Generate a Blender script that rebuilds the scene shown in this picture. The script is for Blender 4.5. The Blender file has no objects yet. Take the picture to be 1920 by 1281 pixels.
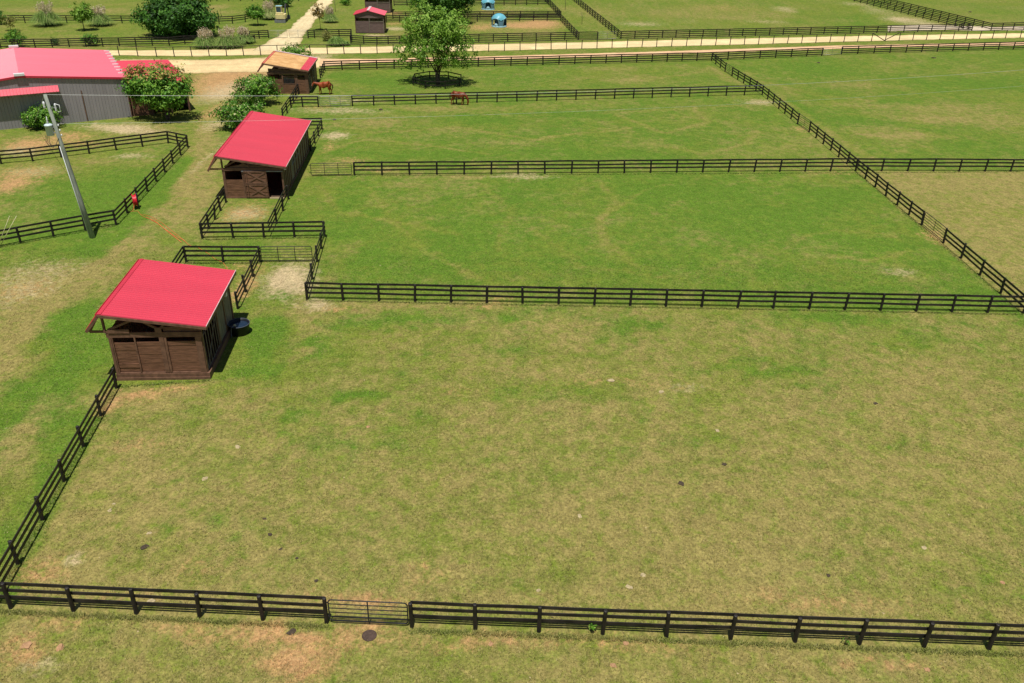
import bpy, bmesh, math, random
import numpy as np
from mathutils import Vector, Matrix
R = math.radians
random.seed(7); RNG = np.random.default_rng(7)
scn = bpy.context.scene
COL = scn.collection

# ------------------------------------------------------------ camera, sky, sun
CAM_F, CAM_P, CAM_R, CAM_H = 1612.58, R(29.055), R(-1.275), 25.25
_F = np.array([0, math.cos(CAM_P), -math.sin(CAM_P)])
_u = np.array([0, math.sin(CAM_P), math.cos(CAM_P)]); _r = np.array([1., 0, 0])
_U = _u*math.cos(CAM_R)+_r*math.sin(CAM_R); _R = _r*math.cos(CAM_R)-_u*math.sin(CAM_R)
cd = bpy.data.cameras.new('camera'); cam = bpy.data.objects.new('camera', cd); COL.objects.link(cam)
cd.sensor_width = 36; cd.lens = CAM_F/1920*36; cd.clip_end = 6000; cd.clip_start = .5
cam.matrix_world = Matrix(((_R[0], _U[0], -_F[0], 0), (_R[1], _U[1], -_F[1], 0), (_R[2], _U[2], -_F[2], CAM_H), (0, 0, 0, 1)))
scn.camera = cam
w = bpy.data.worlds.new('World'); scn.world = w; w.use_nodes = True
nt = w.node_tree; bg = nt.nodes['Background']
sky = nt.nodes.new('ShaderNodeTexSky'); sky.sky_type = 'NISHITA'; sky.sun_disc = False
sky.sun_elevation = R(73.8); sky.sun_rotation = R(183); sky.air_density = 1.0; sky.dust_density = .6
nt.links.new(sky.outputs[0], bg.inputs[0]); bg.inputs[1].default_value = .052
sd = bpy.data.lights.new('sun', 'SUN'); sd.energy = 5.0; sd.angle = R(.5); sd.color = (1, .96, .89)
sun = bpy.data.objects.new('sun', sd); COL.objects.link(sun)
sun.rotation_euler = Vector((.02, .29, -1)).to_track_quat('-Z', 'Y').to_euler()
scn.view_settings.view_transform = 'Standard'; scn.view_settings.look = 'None'
scn.view_settings.gamma = 1; scn.view_settings.exposure = -0.03

# surveyed ground points: a sighting (x, y) taken on the ground plane -> world metres
def G(x, y, z=0.):
    d = _F*CAM_F+_R*(x-960)+_U*(640.5-y); q = d*((z-CAM_H)/d[2]); return np.array([q[0], q[1], z])
def onY(x, y, Y):
    d = _F*CAM_F+_R*(x-960)+_U*(640.5-y); q = d*(Y/d[1]); return np.array([q[0], q[1], q[2]+CAM_H])

# ------------------------------------------------------------ materials
MATS = {}
def mat(name, col, rough=.8, metal=0., var=.15, scale=3., bump=0., bscale=40., spec=.3, stretch=None, col2=None, thr=None, trans=0):
    m = bpy.data.materials.new(name); m.use_nodes = True; n = m.node_tree; p = n.nodes['Principled BSDF']
    p.inputs['Roughness'].default_value = rough; p.inputs['Metallic'].default_value = metal
    p.inputs['Specular IOR Level'].default_value = spec
    tc = n.nodes.new('ShaderNodeTexCoord'); mp = n.nodes.new('ShaderNodeMapping')
    n.links.new(tc.outputs['Object'], mp.inputs[0])
    if stretch: mp.inputs['Scale'].default_value = stretch
    nz = n.nodes.new('ShaderNodeTexNoise'); nz.inputs['Scale'].default_value = scale; nz.inputs['Detail'].default_value = 5
    n.links.new(mp.outputs[0], nz.inputs[0])
    mx = n.nodes.new('ShaderNodeMix'); mx.data_type = 'RGBA'
    a = [max(0, c*(1-var)) for c in col]; b = [min(1, c*(1+var)) for c in col] if col2 is None else col2
    mx.inputs[6].default_value = (*a, 1); mx.inputs[7].default_value = (*b, 1)
    cr = n.nodes.new('ShaderNodeMapRange'); cr.inputs[1].default_value = .3 if thr is None else thr; cr.inputs[2].default_value = .7 if thr is None else thr+.12
    n.links.new(nz.outputs[0], cr.inputs[0]); n.links.new(cr.outputs[0], mx.inputs[0]); n.links.new(mx.outputs[2], p.inputs['Base Color'])
    if bump:
        nb = n.nodes.new('ShaderNodeTexNoise'); nb.inputs['Scale'].default_value = bscale; nb.inputs['Detail'].default_value = 4
        n.links.new(mp.outputs[0], nb.inputs[0]); bp = n.nodes.new('ShaderNodeBump'); bp.inputs['Strength'].default_value = bump; bp.inputs['Distance'].default_value = .02
        n.links.new(nb.outputs[0], bp.inputs['Height']); n.links.new(bp.outputs[0], p.inputs['Normal'])
    MATS[name] = m; return m
M_BLACK = mat('black_fence_paint', (.010, .009, .009), .55, var=.5, scale=1.6, bump=.3, col2=(.038, .031, .027), spec=.35)
M_BLACK2 = mat('worn_track_rail', (.06, .045, .035), .7, var=.4, scale=2)
M_GREYGATE = mat('galvanised_gate', (.25, .25, .24), .45, .6, var=.2)
M_DARKGATE = mat('black_pipe_gate', (.03, .03, .032), .5, .2, var=.3)
M_BROWN = mat('brown_stained_boards', (.185, .092, .056), .45, var=.45, scale=1.6, bump=.4, stretch=(1, 1, 9), spec=.3)
M_BROWN2 = mat('brown_trim', (.165, .088, .056), .6, var=.3, scale=4, bump=.2)
M_BROWNG = mat('weathered_side_boards', (.19, .16, .125), .75, var=.4, scale=3, bump=.3, stretch=(2, 2, .4))
M_PURP = mat('faded_brown_boards', (.17, .115, .105), .7, var=.25, scale=1.4, bump=.4, stretch=(1, 1, 8))
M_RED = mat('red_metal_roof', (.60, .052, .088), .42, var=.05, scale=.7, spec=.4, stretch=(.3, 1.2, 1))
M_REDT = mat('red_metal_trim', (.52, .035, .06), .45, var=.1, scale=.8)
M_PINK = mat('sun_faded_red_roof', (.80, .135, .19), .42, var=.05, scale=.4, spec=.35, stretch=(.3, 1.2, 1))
M_REDLOW = mat('crimson_lean_to_roof', (.66, .06, .10), .45, var=.08, scale=.4)
M_RUST = mat('rusted_orange_roof', (.62, .34, .12), .6, var=.15, scale=1.1, col2=(.74, .48, .22))
M_WHITE = mat('white_painted_metal', (.75, .75, .74), .4, var=.05)
M_FLASH = mat('pale_pink_flashing', (.72, .52, .52), .45, var=.15, scale=3)
M_SIDING = mat('grey_brown_siding', (.285, .265, .275), .6, var=.1, scale=.7, stretch=(3, 3, .3))
M_DARK = mat('dark_opening', (.012, .011, .012), .9, var=.2)
M_DIRTF = mat('dirt_floor', (.12, .08, .05), .95, var=.3, scale=3)
M_BARK = mat('bark', (.13, .10, .075), .9, var=.4, scale=6, bump=.6, stretch=(2, 2, .5))
M_POLE = mat('weathered_pole_wood', (.26, .285, .235), .85, var=.3, scale=3, bump=.4, stretch=(6, 6, .4))
M_TRANS = mat('pale_blue_grey_enamel', (.55, .64, .68), .35, var=.05)
M_CERAM = mat('white_ceramic', (.7, .72, .72), .3, var=.05)
M_WIRE = mat('aluminium_wire', (.5, .52, .5), .5, .3, var=.1)
M_HUT = mat('blue_plastic_shell', (.14, .42, .52), .4, var=.12, scale=1.5)
M_HUTW = mat('blue_grey_plastic_wall', (.12, .25, .34), .45, var=.12, scale=1.5)
M_HUTP = mat('pale_blue_plastic_rim', (.3, .5, .55), .45, var=.1)
M_HREEL = mat('red_reel_plastic', (.55, .015, .03), .4, var=.1)
M_HOSE = mat('orange_hose', (.72, .2, .06), .5, var=.1)
M_TANK = mat('dark_blue_black_tank', (.012, .014, .02), .5, var=.2)
M_RIM = mat('tank_rim', (.07, .08, .10), .5, var=.2)
M_YEL = mat('cream_yellow_paint', (.78, .66, .32), .4, var=.08)
M_TRACKR = mat('rubber_track', (.05, .05, .055), .8, var=.2)
M_GREYM = mat('grey_metal', (.25, .26, .27), .5, .3, var=.15)
M_GLASS = mat('dark_cab_glass', (.03, .06, .09), .1, var=.2, spec=.6)
M_WATER = mat('trough_water', (.015, .03, .055), .15, var=.2, spec=.6)
M_STAKE = mat('pale_bamboo', (.6, .55, .32), .7, var=.2)
M_HORSE = mat('chestnut_coat', (.30, .062, .018), .5, var=.3, scale=2.2)
M_HORSE2 = mat('bay_coat', (.20, .045, .018), .45, var=.4, scale=2.2)
M_MANE = mat('dark_mane', (.035, .015, .01), .7, var=.3)
M_LEGD = mat('dark_leg_hair', (.04, .018, .012), .7, var=.3)
M_FACE = mat('pale_blaze', (.5, .36, .32), .7, var=.1)
M_DUNG = mat('dark_manure', (.065, .048, .032), .95, var=.4, scale=20, bump=.8)
M_CLOD = mat('pale_clod', (.42, .34, .19), .95, var=.2, scale=10, bump=.6)
M_CLODR = mat('reddish_clod', (.40, .23, .12), .95, var=.2, scale=10, bump=.6)
M_LID = mat('dark_rubber_lid', (.075, .048, .036), .85, var=.3, scale=12, bump=.5)

def leafmat(name, cols, trans=.25):
    m = bpy.data.materials.new(name); m.use_nodes = True; n = m.node_tree; p = n.nodes['Principled BSDF']
    at = n.nodes.new('ShaderNodeAttribute'); at.attribute_name = 'tone'
    cr = n.nodes.new('ShaderNodeValToRGB'); cr.color_ramp.interpolation = 'LINEAR'
    el = cr.color_ramp.elements
    el[0].position = 0; el[0].color = (*cols[0], 1); el[1].position = 1; el[1].color = (*cols[-1], 1)
    for i, c in enumerate(cols[1:-1]): e = el.new((i+1)/(len(cols)-1)); e.color = (*c, 1)
    n.links.new(at.outputs['Fac'], cr.inputs[0]); n.links.new(cr.outputs[0], p.inputs['Base Color'])
    p.inputs['Roughness'].default_value = .55; p.inputs['Specular IOR Level'].default_value = .3
    if trans:
        tr = n.nodes.new('ShaderNodeBsdfTranslucent'); ms = n.nodes.new('ShaderNodeMixShader'); ms.inputs[0].default_value = trans
        n.links.new(cr.outputs[0], tr.inputs[0]); n.links.new(p.outputs[0], ms.inputs[1]); n.links.new(tr.outputs[0], ms.inputs[2])
        n.links.new(ms.outputs[0], n.nodes['Material Output'].inputs[0])
    return m
L_DARK = leafmat('dark_oak_leaves', [(.02, .06, .008), (.06, .18, .02), (.15, .32, .04)])
L_LIGHT = leafmat('bright_willow_leaves', [(.08, .18, .016), (.22, .40, .04), (.42, .58, .12)], .35)
L_MID = leafmat('glossy_mid_green_leaves', [(.035, .11, .010), (.11, .28, .022), (.26, .44, .05), (.55, .52, .28)])
L_TIP = leafmat('red_tipped_leaves', [(.035, .12, .012), (.12, .30, .025), (.28, .46, .06), (.55, .27, .11)])
L_RUSTY = leafmat('orange_yellow_leaves', [(.10, .13, .03), (.3, .22, .06), (.5, .28, .09)])
L_YEL = leafmat('olive_yellow_leaves', [(.14, .17, .03), (.25, .25, .06), (.36, .32, .09)])
L_PAMP = leafmat('arching_grass_blades', [(.07, .16, .02), (.17, .29, .05), (.42, .44, .16)], .1)
L_PLUME = leafmat('beige_plumes', [(.42, .33, .20), (.55, .45, .30), (.70, .60, .42)], .1)

# ------------------------------------------------------------ mesh builder
class MB:
    def __init__(s): s.v = []; s.f = []
    def quad(s, a, b, c, d): i = len(s.v); s.v += [tuple(a), tuple(b), tuple(c), tuple(d)]; s.f.append((i, i+1, i+2, i+3))
    def poly(s, pts): i = len(s.v); s.v += [tuple(p) for p in pts]; s.f.append(tuple(range(i, i+len(pts))))
    def box(s, x0, x1, y0, y1, z0, z1):
        i = len(s.v); s.v += [(x, y, z) for z in (z0, z1) for y in (y0, y1) for x in (x0, x1)]
        s.f += [tuple(i+k for k in q) for q in ((0, 2, 3, 1), (4, 5, 7, 6), (0, 1, 5, 4), (2, 6, 7, 3), (0, 4, 6, 2), (1, 3, 7, 5))]
    def beam(s, a, b, w_, h_, up=(0, 0, 1), tw=1.):
        a = Vector(a); b = Vector(b); d = (b-a).normalized(); up = Vector(up)
        if abs(d.dot(up)) > .98: up = Vector((0, 1, 0))
        sx = d.cross(up).normalized(); uz = sx.cross(d).normalized(); i = len(s.v)
        for p, k in ((a, 1), (b, tw)):
            for q, r_ in ((-1, -1), (1, -1), (1, 1), (-1, 1)): s.v.append(tuple(p+sx*q*w_*k/2+uz*r_*h_*k/2))
        s.f += [tuple(i+k for k in q) for q in ((0, 3, 2, 1), (4, 5, 6, 7), (0, 1, 5, 4), (1, 2, 6, 5), (2, 3, 7, 6), (3, 0, 4, 7))]
    def tube(s, pts, rad, n=6, cap=True):
        pts = [Vector(p) for p in pts]; rad = rad if hasattr(rad, '__len__') else [rad]*len(pts); base = len(s.v); ref = None
        for k, p in enumerate(pts):
            d = (pts[min(k+1, len(pts)-1)]-pts[max(k-1, 0)]).normalized()
            if ref is None: ref = Vector((0, 0, 1)) if abs(d.z) < .9 else Vector((1, 0, 0))
            sx = d.cross(ref).normalized(); sy = sx.cross(d).normalized(); ref = sy
            for j in range(n):
                a = 2*math.pi*j/n; s.v.append(tuple(p+(sx*math.cos(a)+sy*math.sin(a))*rad[k]))
        for k in range(len(pts)-1):
            for j in range(n): s.f.append((base+k*n+j, base+k*n+(j+1) % n, base+(k+1)*n+(j+1) % n, base+(k+1)*n+j))
        if cap: s.f.append(tuple(base+j for j in range(n))[::-1]); s.f.append(tuple(base+(len(pts)-1)*n+j for j in range(n)))
    def lathe(s, prof, n=20, c=(0, 0, 0), cap=True):
        base = len(s.v)
        for r_, z in prof:
            for j in range(n): a = 2*math.pi*j/n; s.v.append((c[0]+r_*math.cos(a), c[1]+r_*math.sin(a), c[2]+z))
        for k in range(len(prof)-1):
            for j in range(n): s.f.append((base+k*n+j, base+k*n+(j+1) % n, base+(k+1)*n+(j+1) % n, base+(k+1)*n+j))
        if cap: s.f.append(tuple(base+j for j in range(n))[::-1]); s.f.append(tuple(base+(len(prof)-1)*n+j for j in range(n)))
    def mesh(s, name, m, smooth=False):
        me = bpy.data.meshes.new(name); me.from_pydata(s.v, [], s.f); me.materials.append(m)
        if smooth: me.shade_smooth()
        me.update(); return me
    def obj(s, name, m, parent=None, smooth=False, label=None):
        o = bpy.data.objects.new(name, s.mesh(name, m, smooth)); COL.objects.link(o)
        if parent is not None: o.parent = parent
        if label: o['label'] = label
        return o
def thing(name, label, cat, loc=(0, 0, 0), rz=0., group=None):
    o = bpy.data.objects.new(name, None); COL.objects.link(o); o.location = loc; o.rotation_euler = (0, 0, rz); o.empty_display_size = .3
    tag(o, label, cat, group); return o
def tag(o, label, cat, group=None):
    o['label'] = label; o['category'] = cat
    if group: o['group'] = group
    return o
def link(name, me, parent, loc=(0, 0, 0), rot=(0, 0, 0), sc=None):
    o = bpy.data.objects.new(name, me); COL.objects.link(o); o.parent = parent; o.location = loc; o.rotation_euler = rot
    if sc: o.scale = sc
    return o
def place(mb, o, smooth=False): pass

# ------------------------------------------------------------ noise and ground fields
def _hash(ix, iy, s):
    h = (ix.astype(np.int64)*374761393+iy.astype(np.int64)*668265263+s*1442695041) & 0x7fffffff
    h = (h ^ (h >> 13))*1274126177 & 0x7fffffff
    return ((h ^ (h >> 16)) & 0xffff)/65535.
def vnoise(x, y, s=0):
    ix = np.floor(x); iy = np.floor(y); fx = x-ix; fy = y-iy; fx = fx*fx*(3-2*fx); fy = fy*fy*(3-2*fy)
    a = _hash(ix, iy, s); b = _hash(ix+1, iy, s); c = _hash(ix, iy+1, s); d = _hash(ix+1, iy+1, s)
    return (a*(1-fx)+b*fx)*(1-fy)+(c*(1-fx)+d*fx)*fy
def fbm(x, y, s=0, o=4):
    t = 0; a = .5; n = 0
    for k in range(o): t = t+a*vnoise(x, y, s+k*17); n += a; a *= .55; x = x*2.03+11.3; y = y*2.03+5.7
    return t/n
def inpoly(x, y, P):
    r_ = np.zeros(x.shape, bool); n = len(P)
    for i in range(n):
        x0, y0 = P[i][:2]; x1, y1 = P[(i+1) % n][:2]
        if y0 == y1: continue
        c = ((y0 > y) != (y1 > y)) & (x < (x1-x0)*(y-y0)/(y1-y0)+x0); r_ ^= c
    return r_
# ground zones by their surveyed corners: (corners, lushness, dryness)
ZONES = [
 ([(21, 1140), (1990, 1220), (1990, 592), (1916, 587), (576, 562), (530, 700), (400, 712), (218, 728)], .10, .78),
 ([(576, 562), (1916, 587), (1604, 321), (581, 331), (540, 372), (507, 445), (609, 444)], .74, .20),
 ([(581, 331), (1604, 321), (1429, 178), (661, 199), (546, 202), (530, 222), (604, 243)], .66, .30),
 ([(546, 202), (661, 199), (1429, 178), (1334, 113), (609, 132)], .62, .22),
 ([(1334, 113), (1429, 178), (1604, 321), (2000, 322), (2000, 92), (1577, 102)], .62, .24),
 ([(1604, 321), (2000, 322), (2000, 592), (1916, 587)], .12, .78),
 ([(0, 308), (117, 297), (315, 269), (352, 277), (218, 422), (0, 462), (-200, 480), (-200, 320)], .62, .34),
]
ZW = [([tuple(G(*q)) for q in z], a, b) for z, a, b in ZONES]
# (x, y, rx, ry, channel, strength): l lush, d dry straw, e bare earth, s pale sand
BLOBS = [
 (560, 1245, 70, 26, 'e', .85), (600, 1205, 100, 14, 'e', .6), (690, 1180, 60, 10, 'e', .6), (500, 1198, 60, 9, 'e', .55), (380, 1185, 90, 8, 'e', .4), (120, 1182, 60, 10, 'e', .4),
 (40, 1230, 35, 26, 'e', .7), (60, 1255, 30, 18, 's', .5), (135, 1040, 14, 11, 's', .8), (70, 1060, 50, 24, 'e', .35), (50, 1085, 60, 10, 'e', .35), (1640, 1238, 120, 12, 'e', .4), (900, 1205, 150, 7, 'e', .45), (1200, 1213, 120, 8, 'e', .3),
 (680, 1125, 110, 12, 'e', .3), (800, 1080, 60, 30, 'e', .2), (1560, 1130, 200, 25, 'e', .22), (1000, 1130, 300, 12, 'd', .3), (260, 1120, 120, 14, 'e', .22), (370, 1060, 50, 20, 'e', .22),
 (538, 523, 42, 28, 's', 1.0), (600, 572, 36, 10, 's', .7), (640, 578, 30, 8, 'e', .4), (560, 598, 40, 10, 'd', .5), (570, 540, 20, 12, 's', .5), (520, 600, 30, 8, 'l', .9), (500, 620, 34, 24, 'l', 1.1), (480, 655, 30, 26, 'l', .9), (470, 700, 40, 20, 'l', .6), (520, 700, 40, 14, 'l', .5), (560, 780, 40, 12, 'l', .5), (590, 640, 30, 12, 'l', .6), (530, 560, 24, 10, 'l', .5),
 (620, 740, 60, 16, 'l', .8), (780, 780, 50, 14, 'l', .75), (700, 740, 60, 12, 'l', .6), (1200, 786, 30, 14, 'l', .7), (1350, 830, 50, 10, 'l', .5), (1560, 598, 70, 14, 'l', .8), (1010, 590, 60, 12, 'l', .5), (820, 596, 70, 12, 'l', .6), (700, 610, 60, 16, 'l', .5), (940, 660, 60, 10, 'l', .45), (880, 635, 80, 18, 'l', .35), (1200, 610, 80, 14, 'l', .45), (1720, 640, 80, 20, 'l', .3), (600, 660, 60, 20, 'l', .45), (640, 820, 90, 25, 'l', .35), (1060, 740, 120, 25, 'l', .3), (450, 870, 80, 30, 'l', .3), (820, 860, 140, 30, 'l', .25), (1480, 700, 140, 20, 'l', .25), (1660, 850, 60, 20, 'l', .2), (360, 770, 40, 20, 'l', .3), (1520, 940, 40, 90, 'l', .16), (1700, 960, 40, 60, 'l', .15), (930, 560, 40, 6, 'e', .35), (910, 572, 30, 5, 'e', .4), (1290, 722, 30, 8, 's', .3), (240, 745, 40, 14, 'e', .3), (260, 830, 40, 14, 'e', .2),
 (690, 1130, 70, 14, 'e', .35), (620, 520, 20, 20, 'd', .3), (700, 318, 40, 5, 'e', .3), (1745, 445, 18, 10, 'e', .5), (1505, 243, 14, 6, 'e', .5), (300, 745, 110, 8, 'd', .4), (250, 735, 50, 6, 'e', .35), (215, 760, 20, 14, 'e', .5), (1000, 770, 260, 18, 'd', .25), (1180, 720, 140, 8, 'e', .22), (860, 730, 60, 8, 'e', .2), (1390, 1000, 150, 50, 'd', .3), (1750, 700, 120, 40, 'd', .2), (1100, 950, 200, 40, 'd', .2),
 # left strip: a mown lane with wheel wear
 (60, 520, 70, 34, 's', .24), (20, 560, 50, 30, 's', .22), (110, 500, 70, 16, 's', .15), (50, 535, 80, 34, 'd', .55), (40, 545, 50, 20, 'e', .3), (300, 730, 90, 5, 'e', .5), (20, 600, 40, 30, 'd', .7), (30, 700, 40, 30, 'd', .5), (150, 590, 40, 30, 'l', .3), (130, 660, 40, 20, 'l', .9), (60, 730, 46, 18, 'l', .95), (20, 790, 30, 20, 'l', .6), (180, 640, 20, 40, 'l', .8), (110, 440, 60, 12, 'l', .5), (240, 440, 60, 20, 'l', .3), (60, 800, 30, 30, 'd', .5), (20, 860, 30, 30, 'd', .45), (70, 900, 30, 30, 'l', .4), (290, 360, 26, 30, 'l', .7), (330, 320, 16, 30, 'l', .6), (240, 410, 30, 10, 'l', .7), (285, 430, 30, 20, 'l', .3),
 (395, 250, 14, 40, 'd', .4), (392, 320, 10, 40, 'd', .6), (375, 380, 20, 30, 'd', .55), (350, 410, 30, 20, 'd', .3), (300, 470, 60, 16, 'd', .4), (200, 520, 60, 30, 'd', .4), (180, 470, 90, 14, 'l', .35), (130, 600, 30, 40, 'l', .5), (395, 290, 5, 40, 's', .4), (412, 300, 8, 40, 'l', .5), (365, 440, 40, 10, 'd', .4), (455, 466, 40, 6, 'l', .5),
 (460, 398, 40, 18, 'e', .55), (460, 400, 36, 14, 's', .45), (500, 385, 10, 8, 'l', .5), (452, 540, 18, 36, 'e', .8), (440, 500, 24, 8, 'e', .3), (350, 500, 30, 10, 'd', .4),
 (660, 190, 60, 5, 's', .4), (640, 208, 80, 5, 's', .5), (590, 200, 30, 6, 'e', .3), (800, 204, 80, 4, 'd', .5), (630, 254, 20, 7, 's', .8), (620, 275, 14, 10, 'e', .4), (700, 230, 60, 10, 'd', .4), (660, 300, 40, 6, 'e', .4), (620, 310, 25, 6, 'd', .5), (980, 332, 60, 5, 's', .5), (860, 330, 60, 5, 'd', .5), (760, 345, 60, 6, 'd', .4), (1420, 192, 30, 5, 's', .6),
 (650, 380, 14, 14, 'l', .8), (640, 440, 20, 12, 'l', .6), (700, 400, 20, 10, 'l', .5), (900, 225, 60, 8, 'l', .6), (1070, 215, 70, 6, 'l', .7), (860, 460, 60, 30, 'l', .3), (1300, 360, 150, 20, 'l', .4), (1400, 420, 120, 30, 'l', .3), (690, 480, 40, 20, 'l', .4), (650, 470, 20, 12, 'd', .4), (1660, 455, 60, 6, 'l', .8), (1540, 365, 60, 14, 'l', .5), (1690, 512, 30, 8, 's', .4), (800, 290, 100, 8, 'l', .4), (1130, 290, 120, 8, 'l', .4), (640, 140, 30, 8, 'l', .5), (720, 150, 60, 10, 'l', .5), (1150, 130, 60, 6, 'd', .4), (1180, 150, 80, 6, 'd', .4),
 (560, 585, 18, 8, 'd', .5), (1560, 322, 50, 4, 'e', .3), (1800, 345, 100, 8, 'd', .6),
 (1700, 200, 140, 8, 'd', .55), (1790, 225, 110, 10, 'd', .6), (1640, 240, 60, 10, 'd', .35), (1700, 255, 90, 6, 'd', .5), (1830, 160, 90, 10, 'l', .5), (1690, 195, 50, 8, 'l', .5), (1600, 160, 60, 8, 'd', .4), (1470, 170, 20, 20, 'd', .35), (1640, 230, 60, 8, 'l', .4), (1530, 130, 60, 12, 'l', .4), (1500, 200, 10, 20, 'l', .6),
 # barn yard
 (420, 150, 60, 26, 'e', .9), (460, 130, 60, 12, 'e', .7), (400, 125, 90, 8, 's', .8), (450, 165, 50, 14, 's', .5), (410, 180, 40, 14, 's', .5), (405, 210, 22, 16, 'e', .7), (400, 235, 20, 10, 's', .5), (340, 118, 120, 5, 's', .8), (480, 118, 60, 5, 's', .6), (570, 105, 70, 6, 's', .3), (590, 118, 14, 14, 's', .7), (490, 150, 30, 10, 's', .4),
 (220, 238, 60, 7, 's', .75), (250, 246, 60, 5, 's', .6), (60, 272, 45, 12, 'e', .75), (130, 255, 40, 7, 'e', .5), (30, 285, 40, 8, 's', .5), (150, 268, 40, 6, 'e', .4), (300, 245, 50, 12, 'd', .5), (30, 330, 60, 20, 'e', .5), (60, 322, 50, 10, 's', .35), (15, 350, 25, 12, 'e', .6), (245, 293, 35, 5, 's', .5), (190, 302, 40, 5, 'd', .6), (140, 350, 60, 20, 'l', .4), (220, 350, 40, 40, 'l', .4), (150, 400, 60, 14, 'l', .4),
 # far paddocks
 (985, 48, 60, 6, 'e', .9), (900, 52, 30, 5, 'e', .6), (1020, 42, 30, 4, 'e', .8), (1000, 62, 60, 5, 'd', .5), (940, 22, 40, 4, 'e', .5), (980, 16, 50, 3, 's', .3), (740, 54, 22, 3, 's', .8), (740, 25, 22, 4, 'e', .6), (740, 45, 24, 3, 'e', .5), (700, 67, 30, 1.5, 's', .7), (735, 66, 30, 3, 'd', .5),
 (1200, 45, 40, 4, 's', .5), (1290, 40, 50, 3, 's', .25), (1470, 18, 20, 4, 's', .6), (1250, 25, 120, 8, 'd', .35), (1430, 30, 120, 10, 'd', .15), (1440, 42, 40, 2, 's', .5), (1350, 15, 120, 6, 'e', .2), (1690, 37, 26, 5, 's', .9), (1740, 47, 30, 4, 's', .8), (1650, 22, 30, 3, 's', .7), (1600, 6, 25, 2.5, 's', .6), (1620, 12, 12, 3, 's', .4), (1560, 40, 90, 8, 'l', .2),
 (150, 20, 160, 3, 'd', .6), (400, 22, 60, 3, 'd', .4), (300, 90, 200, 3, 'd', .3), (1120, 30, 30, 20, 'd', .2),
]
BW = []
for x, y, rx, ry, ch, st in BLOBS:
    c = G(x, y); BW.append((c[0], c[1], np.linalg.norm(G(x+rx, y)-c), abs(G(x, y-ry)[1]-c[1]), ch, st))
# faint wheel and hoof tracks worn in the turf (surveyed lines), width, strength, channel
STROKES = [
 ([(1130, 345), (1155, 380), (1125, 420), (1135, 455), (1190, 500)], .35, .5, 'd'), ([(1250, 345), (1180, 372), (1150, 395)], .25, .35, 'd'),
 ([(600, 350), (640, 400), (760, 420), (860, 440)], .3, .45, 'd'), ([(700, 352), (720, 400), (800, 470), (900, 520)], .25, .35, 'd'),
 ([(1520, 505), (1560, 480), (1640, 490), (1700, 470)], .3, .35, 'd'), ([(1500, 450), (1560, 430), (1660, 440), (1720, 460)], .25, .35, 'd'),
 ([(1000, 430), (1090, 500), (1240, 520)], .25, .3, 'd'), ([(900, 345), (960, 400), (930, 470)], .25, .3, 'd'),
 ([(620, 232), (700, 250), (860, 240), (1000, 262), (1180, 240)], .35, .45, 'd'), ([(1150, 215), (1250, 250), (1330, 230), (1300, 200)], .35, .5, 'd'),
 ([(1220, 270), (1320, 290), (1400, 270), (1420, 245)], .35, .4, 'd'), ([(600, 290), (680, 262), (800, 272), (920, 290)], .3, .4, 'd'), ([(1440, 190), (1490, 215), (1540, 250), (1590, 310)], .4, .4, 'd'),
 ([(1080, 150), (1150, 138), (1230, 146), (1300, 138), (1330, 126), (1395, 160)], .4, .5, 'd'), ([(1150, 143), (1180, 150), (1200, 143), (1165, 136)], .35, .5, 'd'), ([(1335, 128), (1360, 150), (1400, 168)], .4, .45, 'd'),
 ([(1432, 195), (1300, 203), (1150, 212), (1000, 216)], .25, .35, 'd'), ([(1440, 155), (1530, 178), (1640, 190)], .4, .35, 'd'), ([(1400, 135), (1470, 185), (1560, 250), (1640, 300)], .5, .4, 'd'),
 ([(396, 236), (392, 300), (360, 380), (270, 450), (130, 540), (30, 640), (-60, 760)], 1.0, .50, 'd'), ([(378, 236), (372, 300), (330, 370), (230, 460), (90, 560), (-20, 680)], .6, .46, 'd'),
 ([(60, 800), (30, 900), (-20, 1000)], .5, .4, 'd'), ([(410, 250), (405, 300), (385, 370), (372, 430)], .5, .4, 'l'), ([(345, 300), (290, 370), (210, 450), (60, 600)], .8, .45, 'l'), ([(200, 620), (120, 720), (20, 860)], 1.0, .4, 'l'),
 ([(700, 850), (860, 880), (1060, 860), (1240, 920)], .3, .3, 'd'), ([(1000, 700), (1180, 690), (1360, 730), (1560, 700)], .35, .3, 'd'), ([(800, 960), (960, 1000), (1200, 960)], .3, .25, 'd'), ([(420, 760), (540, 840), (560, 960), (500, 1060)], .35, .25, 'd'),
 ([(0, 22), (150, 20), (280, 16), (420, 12)], .8, .5, 'd'), ([(0, 12), (250, 8)], .5, .3, 'd'), ([(1400, 305), (1500, 300), (1590, 316)], .3, .3, 'e'),
]
SW = [([G(*q)[:2] for q in p], wd, st, ch) for p, wd, st, ch in STROKES]
def segdist(x, y, P):
    d = np.full(x.shape, 1e9)
    for (a, b) in zip(P[:-1], P[1:]):
        ab = b-a; L = ab@ab; t = np.clip(((x-a[0])*ab[0]+(y-a[1])*ab[1])/L, 0, 1)
        d = np.minimum(d, np.hypot(x-a[0]-t*ab[0], y-a[1]-t*ab[1]))
    return d
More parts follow.
